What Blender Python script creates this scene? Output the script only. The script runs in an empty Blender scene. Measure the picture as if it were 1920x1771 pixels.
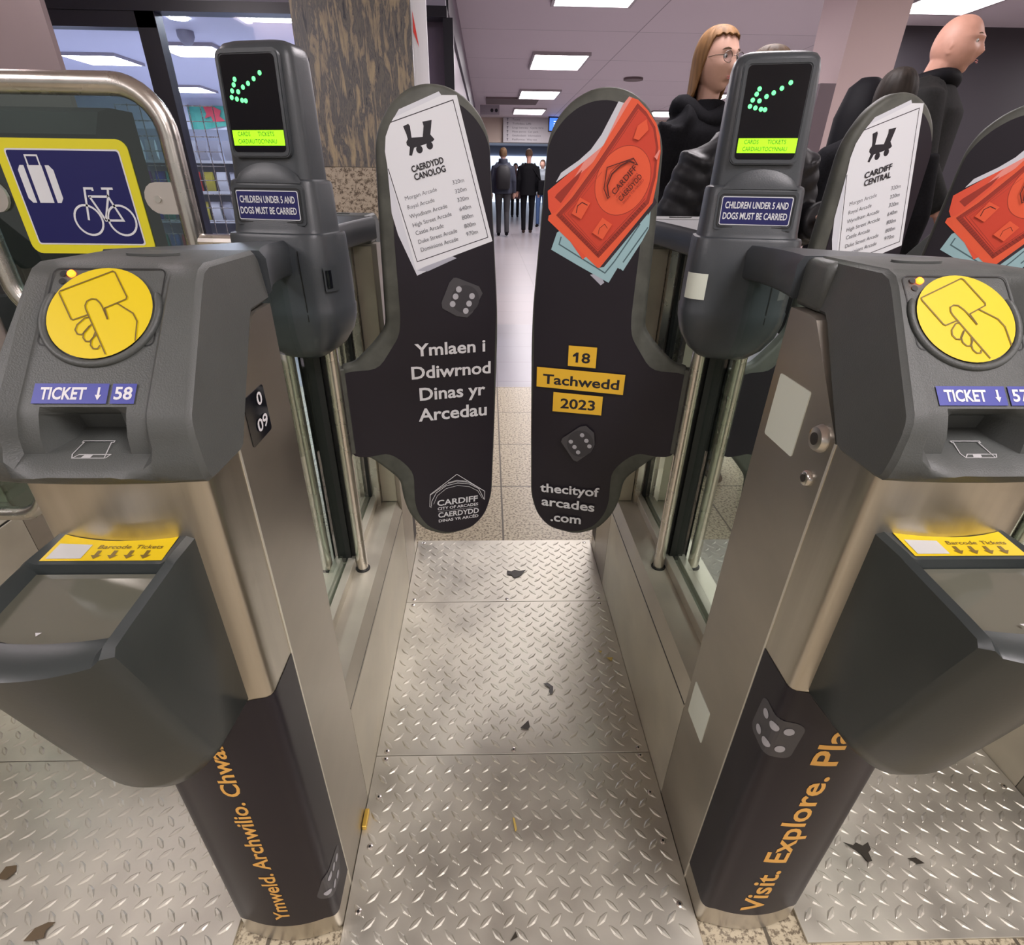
import bpy, bmesh, math, random
from mathutils import Vector, Matrix
random.seed(7)
C = bpy.context.scene.collection
S = bpy.context.scene
# ---------------------------------------------------------------- camera
PITCH, YAW, ROLL = .528543, .0315295, .0133328
fw = Vector((math.sin(YAW)*math.cos(PITCH), math.cos(YAW)*math.cos(PITCH), -math.sin(PITCH)))
rt = Vector((math.cos(YAW), -math.sin(YAW), 0)); up = rt.cross(fw)
r2 = rt*math.cos(ROLL)+up*math.sin(ROLL); u2 = -rt*math.sin(ROLL)+up*math.cos(ROLL)
cd = bpy.data.cameras.new('camera'); cam = bpy.data.objects.new('camera', cd); C.objects.link(cam)
M = Matrix((r2, u2, -fw)).transposed().to_4x4(); M.translation = (-.05257, 0, 1.1); cam.matrix_world = M
cd.sensor_fit = 'HORIZONTAL'; cd.sensor_width = 36; cd.lens = 1016.385/1920*36
cd.shift_x = 14.855/1920; cd.shift_y = 47.909/1920; cd.clip_start = .02; cd.clip_end = 200
S.camera = cam
S.view_settings.view_transform = 'Standard'; S.view_settings.look = 'None'
S.view_settings.gamma = 1; S.view_settings.use_curve_mapping = False
S.view_settings.exposure = 0.45
# ---------------------------------------------------------------- world: dim spill of the concourse behind the photographer
W = bpy.data.worlds.new('world'); S.world = W; W.use_nodes = True
W.node_tree.nodes['Background'].inputs[0].default_value = (.86, .84, .80, 1)
W.node_tree.nodes['Background'].inputs[1].default_value = .32
# ---------------------------------------------------------------- materials
MATS = {}
def mat(name, col, rough=.5, metal=0., emit=0., noise=0., nscale=40., bump=0., bscale=200., spec=.5, alpha=None, coat=0., stretch=None):
    if name in MATS: return MATS[name]
    m = bpy.data.materials.new(name); m.use_nodes = True; nt = m.node_tree; b = nt.nodes['Principled BSDF']
    b.inputs['Base Color'].default_value = (*col, 1); b.inputs['Roughness'].default_value = rough
    b.inputs['Metallic'].default_value = metal; b.inputs['Specular IOR Level'].default_value = spec
    b.inputs['Coat Weight'].default_value = coat
    if emit: b.inputs['Emission Color'].default_value = (*col, 1); b.inputs['Emission Strength'].default_value = emit
    if noise or bump:
        tc = nt.nodes.new('ShaderNodeTexCoord'); mp = nt.nodes.new('ShaderNodeMapping'); nt.links.new(tc.outputs['Object'], mp.inputs[0])
        if stretch: mp.inputs['Scale'].default_value = stretch
    if noise:
        n = nt.nodes.new('ShaderNodeTexNoise'); n.inputs['Scale'].default_value = nscale; n.inputs['Detail'].default_value = 6
        nt.links.new(mp.outputs[0], n.inputs['Vector'])
        r = nt.nodes.new('ShaderNodeMapRange'); r.inputs['From Min'].default_value = .3; r.inputs['From Max'].default_value = .7
        r.inputs['To Min'].default_value = 1-noise; r.inputs['To Max'].default_value = 1+noise; nt.links.new(n.outputs['Fac'], r.inputs['Value'])
        mx = nt.nodes.new('ShaderNodeVectorMath'); mx.operation = 'SCALE'; mx.inputs[0].default_value = col
        nt.links.new(r.outputs[0], mx.inputs['Scale']); nt.links.new(mx.outputs[0], b.inputs['Base Color'])
        if metal > .5:
            r3 = nt.nodes.new('ShaderNodeMapRange'); r3.inputs['From Min'].default_value = .3; r3.inputs['From Max'].default_value = .7
            r3.inputs['To Min'].default_value = rough*.85; r3.inputs['To Max'].default_value = rough*1.2
            nt.links.new(n.outputs['Fac'], r3.inputs['Value']); nt.links.new(r3.outputs[0], b.inputs['Roughness'])
    if bump:
        n2 = nt.nodes.new('ShaderNodeTexNoise'); n2.inputs['Scale'].default_value = bscale; n2.inputs['Detail'].default_value = 3
        nt.links.new(mp.outputs[0], n2.inputs['Vector'])
        bp = nt.nodes.new('ShaderNodeBump'); bp.inputs['Strength'].default_value = bump; bp.inputs['Distance'].default_value = .001
        nt.links.new(n2.outputs['Fac'], bp.inputs['Height']); nt.links.new(bp.outputs[0], b.inputs['Normal'])
    MATS[name] = m; return m
def glass(name, col, alpha, rough=.03):
    m = bpy.data.materials.new(name); m.use_nodes = True; nt = m.node_tree; nt.nodes.clear()
    o = nt.nodes.new('ShaderNodeOutputMaterial'); g = nt.nodes.new('ShaderNodeBsdfGlossy'); t = nt.nodes.new('ShaderNodeBsdfTransparent')
    g.inputs['Roughness'].default_value = rough; t.inputs[0].default_value = (*col, 1)
    f = nt.nodes.new('ShaderNodeFresnel'); f.inputs[0].default_value = 1.5
    ad = nt.nodes.new('ShaderNodeMath'); ad.operation = 'ADD'; ad.inputs[1].default_value = alpha; nt.links.new(f.outputs[0], ad.inputs[0])
    mx = nt.nodes.new('ShaderNodeMixShader'); ge = nt.nodes.new('ShaderNodeNewGeometry'); iv = nt.nodes.new('ShaderNodeMath'); iv.operation = 'SUBTRACT'; iv.inputs[0].default_value = 1; nt.links.new(ge.outputs['Backfacing'], iv.inputs[1])
    ml = nt.nodes.new('ShaderNodeMath'); ml.operation = 'MULTIPLY'; nt.links.new(ad.outputs[0], ml.inputs[0]); nt.links.new(iv.outputs[0], ml.inputs[1]); nt.links.new(ml.outputs[0], mx.inputs[0]); nt.links.new(t.outputs[0], mx.inputs[1]); nt.links.new(g.outputs[0], mx.inputs[2])
    nt.links.new(mx.outputs[0], o.inputs[0]); MATS[name] = m; return m
steel = mat('brushed_steel', (.56, .525, .46), .34, 1, noise=.12, nscale=38, bump=.05, bscale=350, stretch=(1, 1, .06))
satin = mat('satin_steel_sheet', (.58, .545, .45), .5, .55, noise=.10, nscale=9)
steel_side = mat('worn_steel_sheet', (.44, .41, .355), .40, .92, noise=.16, nscale=7, bump=.04, bscale=300, stretch=(1, .5, 1))
steel_bright = mat('polished_steel_tube', (.68, .65, .60), .27, 1, noise=.05, nscale=20)
galv = mat('tread_plate_metal', (.60, .58, .50), .47, .9, noise=.13, nscale=9, bump=.08, bscale=90)
plastic = mat('textured_grey_plastic', (.078, .084, .079), .47, noise=.05, nscale=30, bump=.35, bscale=700)
plastic_s = mat('smooth_grey_plastic', (.034, .041, .040), .36, noise=.04, nscale=15, bump=.05, bscale=300)
pylon_m = mat('slate_plastic', (.046, .053, .059), .38, noise=.04, nscale=15, bump=.15, bscale=600)
rubber = mat('grey_green_rubber', (.072, .075, .062), .6, noise=.25, nscale=30, bump=.2, bscale=150)
darkp = mat('dark_plum_vinyl', (.015, .012, .018), .42, noise=.05, nscale=10, spec=.35)
black = mat('black_rubber', (.008, .009, .009), .5)
blackg = mat('black_gloss', (.006, .007, .01), .08)
COL = dict(white=(.70, .70, .72), ink=(.012, .010, .016), ink2=(.10, .10, .12), paper=(.76, .78, .82), paper_back=(.66, .68, .74), paper_shade=(.42, .43, .5),
 dice=(.062, .060, .066), dice_face=(.040, .038, .044), pip=(.42, .42, .45), bill_blue=(.33, .52, .56), bill_blue_ink=(.07, .13, .15), bill_red=(.84, .115, .045),
 bill_red2=(.80, .095, .045), bill_pale=(.85, .30, .25), bill_ink=(.36, .035, .02), bill_mid=(.66, .062, .03), bill_dark=(.10, .014, .012), bill_line=(.45, .05, .03),
 bill_shadow=(.03, .02, .03), yellow=(.78, .46, .03), discyellow=(.72, .54, .0), gold=(.80, .43, .09), blue=(.055, .065, .33), navy=(.004, .005, .095), signwhite=(.7, .72, .75), brown=(.16, .10, .01),
 signyellow=(.72, .66, .02), sticker=(.72, .77, .67), iconwhite=(.5, .5, .5), labelyellow=(.70, .50, .0))
def cm(k): return mat('print_'+k, COL[k], .45)
# ---------------------------------------------------------------- object helpers
def link(name, me, m, parent=None, loc=None, smooth=None):
    o = bpy.data.objects.new(name, me); C.objects.link(o)
    if m is not None:
        for x in (m if isinstance(m, (list, tuple)) else [m]): me.materials.append(x)
    if parent: o.parent = parent
    if loc: o.location = loc
    if smooth is not None:
        for p in me.polygons: p.use_smooth = True
        try: me.set_sharp_from_angle(angle=math.radians(smooth))
        except Exception: pass
    return o
def obj(name, bm, m, parent=None, smooth=None, loc=None):
    me = bpy.data.meshes.new(name); bmesh.ops.recalc_face_normals(bm, faces=bm.faces[:]); bm.to_mesh(me); bm.free()
    return link(name, me, m, parent, loc, smooth)
def thing(name, label, cat, loc=(0, 0, 0), rz=0, group=None):
    o = bpy.data.objects.new(name, None); C.objects.link(o); o.location = loc; o.rotation_euler = (0, 0, rz); o.empty_display_size = .1
    return tag(o, label, cat, group)
def tag(o, label, cat, group=None):
    o['label'] = label; o['category'] = cat
    if group: o['group'] = group
    return o
def struct(o): o['kind'] = 'structure'; return o
def B(): return bmesh.new()
def box(bm, x0, x1, y0, y1, z0, z1, bev=0, seg=2):
    r = bmesh.ops.create_cube(bm, size=1); vs = r['verts']
    for v in vs: v.co = Vector(((x0+x1)/2+v.co.x*(x1-x0), (y0+y1)/2+v.co.y*(y1-y0), (z0+z1)/2+v.co.z*(z1-z0)))
    if bev:
        es = list({e for v in vs for e in v.link_edges})
        bmesh.ops.bevel(bm, geom=es, offset=bev, segments=seg, affect='EDGES', profile=.5)
    return bm
def tube(bm, pts, rad, seg=12, cap=True, closed=False):
    pts = [Vector(p) for p in pts]; n = len(pts); rings = []
    rad = rad if isinstance(rad, (list, tuple)) else [rad]*n
    ref = None
    for i, p in enumerate(pts):
        a = pts[i-1] if (i > 0 or closed) else p; b = pts[(i+1) % n] if (i < n-1 or closed) else p
        t = (b-a).normalized()
        if ref is None: ref = Vector((0, 0, 1)) if abs(t.z) < .9 else Vector((1, 0, 0))
        u = (ref-t*ref.dot(t)).normalized(); v = t.cross(u); ref = u
        rings.append([bm.verts.new(p+(u*math.cos(k*2*math.pi/seg)+v*math.sin(k*2*math.pi/seg))*rad[i]) for k in range(seg)])
    for i in range(n if closed else n-1):
        A, Bq = rings[i], rings[(i+1) % n]
        for k in range(seg): bm.faces.new((A[k], A[(k+1) % seg], Bq[(k+1) % seg], Bq[k]))
    if cap and not closed: bm.faces.new(rings[0][::-1]); bm.faces.new(rings[-1])
    return bm
def arc(c, r, a0, a1, n=8): return [(c[0]+r*math.cos(a0+(a1-a0)*i/n), c[1]+r*math.sin(a0+(a1-a0)*i/n)) for i in range(n+1)]
def rrect(x0, x1, y0, y1, r, n=5):
    P = []
    for cx, cy, a in ((x1-r, y1-r, 0), (x0+r, y1-r, .5), (x0+r, y0+r, 1), (x1-r, y0+r, 1.5)): P += arc((cx, cy), r, a*math.pi, (a+.5)*math.pi, n)
    return P
def roundpoly(P, r, n=4):
    out = []; N = len(P)
    for i in range(N):
        a, b, c = Vector(P[i-1]), Vector(P[i]), Vector(P[(i+1) % N]); d1 = (a-b); d2 = (c-b)
        k = min(r, d1.length*.45, d2.length*.45); p, q = b+d1.normalized()*k, b+d2.normalized()*k
        for j in range(n+1): t = j/n; out.append(tuple(p*(1-t)**2+b*2*t*(1-t)+q*t*t))
    return out
def plate(bm, P, F, h0, h1):
    """solid slab: outline P (2D), F maps (u, v, h) to 3D, from height h0 to h1"""
    a = [bm.verts.new(F(u, v, h0)) for u, v in P]; b = [bm.verts.new(F(u, v, h1)) for u, v in P]; n = len(P)
    bm.faces.new(a[::-1]); bm.faces.new(b)
    for i in range(n): bm.faces.new((a[i], a[(i+1) % n], b[(i+1) % n], b[i]))
def flat(bm, P, F, h): 
    f = bm.faces.new([bm.verts.new(F(u, v, h)) for u, v in P])
def ribbon(bm, pts, w, F, h, closed=False):
    pts = [Vector(p) for p in pts]; n = len(pts); L = []
    for i, p in enumerate(pts):
        a = pts[i-1] if (i > 0 or closed) else p; b = pts[(i+1) % n] if (i < n-1 or closed) else p
        d1 = (p-a).normalized() if (p-a).length > 1e-9 else (b-p).normalized(); d2 = (b-p).normalized() if (b-p).length > 1e-9 else d1
        t = (d1+d2).normalized(); k = 1/max(.4, t.dot(d2)); m = Vector((-t.y, t.x))*w/2*k
        L.append((bm.verts.new(F(p.x+m.x, p.y+m.y, h)), bm.verts.new(F(p.x-m.x, p.y-m.y, h))))
    for i in range(n if closed else n-1): a, b = L[i], L[(i+1) % n]; bm.faces.new((a[0], b[0], b[1], a[1]))
def disc(bm, u, v, r, F, h, n=28): flat(bm, [(u+r*math.cos(2*math.pi*k/n), v+r*math.sin(2*math.pi*k/n)) for k in range(n)], F, h)
_tc = {}
def glyphs(s, bold=.0, spacing=1.):
    k = (s, bold, spacing)
    if k not in _tc:
        cu = bpy.data.curves.new('t', 'FONT'); cu.body = s; cu.offset = bold; cu.space_character = spacing; cu.resolution_u = 3
        o = bpy.data.objects.new('t', cu); me = o.to_mesh()
        V = [tuple(v.co[:2]) for v in me.vertices]; Fc = [tuple(p.vertices) for p in me.polygons]
        o.to_mesh_clear(); bpy.data.objects.remove(o); bpy.data.curves.remove(cu); _tc[k] = (V, Fc)
    return _tc[k]
CAP = max(v[1] for v in glyphs('H')[0])
def text(bm, s, A, Bp, cap, F, h, bold=.0, spacing=1., slant=0, flip=None):
    """letters whose baseline runs from A to Bp (2D), cap height cap; up is left of the baseline direction unless flip"""
    V, Fc = glyphs(s, bold, spacing); x0 = min(v[0] for v in V); x1 = max(v[0] for v in V)
    A = Vector(A); d = Vector(Bp)-A; L = d.length; d.normalize(); nrm = Vector((-d.y, d.x))
    if flip: nrm = -nrm
    vs = []
    for x, y in V:
        q = A+d*((x-x0)/(x1-x0)*L+slant*y/CAP*cap)+nrm*(y/CAP*cap); vs.append(bm.verts.new(F(q.x, q.y, h)))
    for f in Fc:
        try: bm.faces.new([vs[i] for i in f])
        except ValueError: pass
def curved(bm, fn, F, cuts):
    b2 = bmesh.new(); fn(b2, lambda u, v, h: (u, v, 0))
    for c in cuts: bmesh.ops.bisect_plane(b2, geom=b2.verts[:]+b2.edges[:]+b2.faces[:], plane_co=(c, 0, 0), plane_no=(1, 0, 0))
    mp = {v: bm.verts.new(F(v.co.x, v.co.y)) for v in b2.verts}
    for f in b2.faces:
        try: bm.faces.new([mp[v] for v in f.verts])
        except ValueError: pass
    b2.free()
def loft(bm, rings, cap=True):
    R = [[bm.verts.new(p) for p in r] for r in rings]; n = len(R[0])
    for i in range(len(R)-1):
        for k in range(n): bm.faces.new((R[i][k], R[i][(k+1) % n], R[i+1][(k+1) % n], R[i+1][k]))
    if cap: bm.faces.new(R[0][::-1]); bm.faces.new(R[-1])
    return R
def superring(cx, cy, z, a, b, e=3., n=40, rz=0):
    P = []
    for k in range(n):
        t = 2*math.pi*k/n; ct, st = math.cos(t), math.sin(t)
        x = a*math.copysign(abs(ct)**(2/e), ct); y = b*math.copysign(abs(st)**(2/e), st)
        P.append((cx+x*math.cos(rz)-y*math.sin(rz), cy+x*math.sin(rz)+y*math.cos(rz), z))
    return P
L_ART = [('poly', 'paper_back', [(0.1424, 1.1864), (0.1513, 1.198), (0.2178, 1.2243), (0.2234, 1.2179), (0.2316, 1.1786), (0.1581, 1.1469)]), ('poly', 'paper_back', [(0.1251, 1.146), (0.1255, 1.1069), (0.1262, 1.0498), (0.1343, 1.0164), (0.1635, 0.9479), (0.2227, 0.9708), (0.1955, 1.0529)]), ('poly', 'paper_shade', [(0.1641, 0.956), (0.1838, 0.9547), (0.2391, 0.9758), (0.2233, 0.9834)]), ('poly', 'paper', [(0.1424, 1.187), (0.2228, 1.2198), (0.2477, 1.2209), (0.3086, 1.0034), (0.1623, 0.9578), (0.126, 1.1124), (0.1235, 1.1401), (0.1266, 1.1607), (0.1346, 1.1768)]), ('line', 'ink', [(0.1367, 1.1802), (0.241, 1.2141), (0.2999, 1.01), (0.1652, 0.9715), (0.1264, 1.1161)], 0.0013), ('poly', 'ink', [(0.1562, 1.1755), (0.1649, 1.1792), (0.1674, 1.1764), (0.169, 1.1605), (0.1876, 1.1619), (0.19, 1.1772), (0.1883, 1.1829), (0.204, 1.1858), (0.2028, 1.1776), (0.2007, 1.1658), (0.2072, 1.1595), (0.2045, 1.1564), (0.1868, 1.1506), (0.1723, 1.1466), (0.1678, 1.1351), (0.1632, 1.1356), (0.1652, 1.147), (0.1604, 1.1499), (0.1597, 1.154), (0.1625, 1.1582), (0.1609, 1.1646)]), ('dots', 'ink', [(0.181, 1.1444), (0.1987, 1.1503)], 0.0056), ('text', 'ink2', 'Morgan Arcade', (0.1518, 1.0693), (0.2079, 1.0841), 0.0061), ('text', 'ink2', '320m', (0.2364, 1.094), (0.2568, 1.0984), 0.0061), ('text', 'ink2', 'Royal Arcade', (0.1551, 1.0556), (0.2028, 1.0678), 0.0062), ('text', 'ink2', '320m', (0.2405, 1.0804), (0.2611, 1.0851), 0.0062), ('text', 'ink2', 'Wyndham Arcade', (0.1577, 1.0414), (0.2253, 1.0586), 0.0063), ('text', 'ink2', '320m', (0.2443, 1.0672), (0.2647, 1.0713), 0.0064), ('text', 'ink2', 'High Street Arcade', (0.1624, 1.028), (0.2326, 1.0461), 0.0063), ('text', 'ink2', '640m', (0.2477, 1.0528), (0.2687, 1.0579), 0.0065), ('text', 'ink2', 'Castle Arcade', (0.1664, 1.0153), (0.2173, 1.0275), 0.0065), ('text', 'ink2', '800m', (0.252, 1.0392), (0.2724, 1.0436), 0.0065), ('text', 'ink2', 'Duke Street Arcade', (0.1704, 1.0011), (0.2418, 1.0192), 0.0065), ('text', 'ink2', '800m', (0.256, 1.0254), (0.2769, 1.0304), 0.0066), ('text', 'ink2', 'Dominions Arcade', (0.1741, 0.988), (0.2434, 1.0055), 0.0067), ('text', 'ink2', '970m', (0.2592, 1.0124), (0.2808, 1.017), 0.0066), ('text', 'TITLE1', 'CAERDYDD', (0.1667, 1.1112), (0.222, 1.1264), 0.0088), ('text', 'TITLE2', 'CANOLOG', (0.1706, 1.0997), (0.2251, 1.1139), 0.009), ('poly', 'dice', [(0.2317, 0.942), (0.2379, 0.9422), (0.2815, 0.925), (0.2886, 0.9119), (0.2678, 0.877), (0.2568, 0.8683), (0.2355, 0.8719), (0.2075, 0.888), (0.2063, 0.8979), (0.2232, 0.9336)]), ('poly', 'dice_face', [(0.2816, 0.9015), (0.2805, 0.8948), (0.2776, 0.8886), (0.273, 0.8834), (0.267, 0.8794), (0.2601, 0.8771), (0.2527, 0.8766), (0.2454, 0.8779), (0.2387, 0.8809), (0.2331, 0.8853), (0.2289, 0.8909), (0.2264, 0.8973), (0.2257, 0.904), (0.2269, 0.9106), (0.2299, 0.9166), (0.2344, 0.9217), (0.2402, 0.9255), (0.247, 0.9277), (0.2541, 0.9283), (0.2613, 0.9272), (0.2679, 0.9244), (0.2736, 0.9201), (0.278, 0.9147), (0.2807, 0.9083)]), ('dots', 'pip', [(0.2414, 0.9211), (0.2346, 0.9083), (0.2283, 0.8949), (0.2671, 0.9077), (0.2609, 0.8942), (0.2541, 0.881)], 0.0056), ('text', 'white', 'Ymlaen i', (0.1488, 0.7996), (0.2933, 0.7996), 0.0233), ('text', 'white', 'Ddiwrnod', (0.139, 0.7543), (0.3045, 0.7534), 0.0242), ('text', 'white', 'Dinas yr', (0.1523, 0.7081), (0.2926, 0.7072), 0.0254), ('text', 'white', 'Arcedau', (0.1469, 0.6628), (0.2956, 0.6611), 0.0264), ('line', 'white', [(0.1618, 0.4495), (0.1579, 0.4514), (0.1608, 0.4836), (0.2243, 0.5258), (0.2896, 0.4709), (0.2889, 0.449), (0.2847, 0.4526)], 0.0013), ('line', 'white', [(0.1614, 0.4519), (0.1631, 0.4647), (0.1746, 0.4852), (0.1975, 0.4998), (0.225, 0.5032), (0.2525, 0.4966), (0.2752, 0.48), (0.2868, 0.4523)], 0.0013), ('line', 'white', [(0.1671, 0.4566), (0.1767, 0.4776), (0.1982, 0.493), (0.2248, 0.4966), (0.2523, 0.4894), (0.2726, 0.4748), (0.2827, 0.4541)], 0.0009), ('line', 'white', [(0.1607, 0.4819), (0.1825, 0.495), (0.2027, 0.5056), (0.2237, 0.5078), (0.2526, 0.5005), (0.2896, 0.4709)], 0.0012), ('line', 'white', [(0.2028, 0.5072), (0.2238, 0.5105), (0.2476, 0.5041)], 0.0012), ('text', 'white', 'CARDIFF', (0.1753, 0.4506), (0.2721, 0.4478), 0.0143), ('text', 'white', 'CITY OF ARCADES', (0.1757, 0.439), (0.273, 0.4359), 0.007), ('line', 'white', [(0.176, 0.4349), (0.2729, 0.4312)], 0.0005), ('text', 'white', 'CAERDYDD', (0.1761, 0.4186), (0.2743, 0.415), 0.0129), ('text', 'white', 'DINAS YR ARCÊD', (0.1765, 0.4055), (0.2731, 0.4032), 0.0071)]
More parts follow.
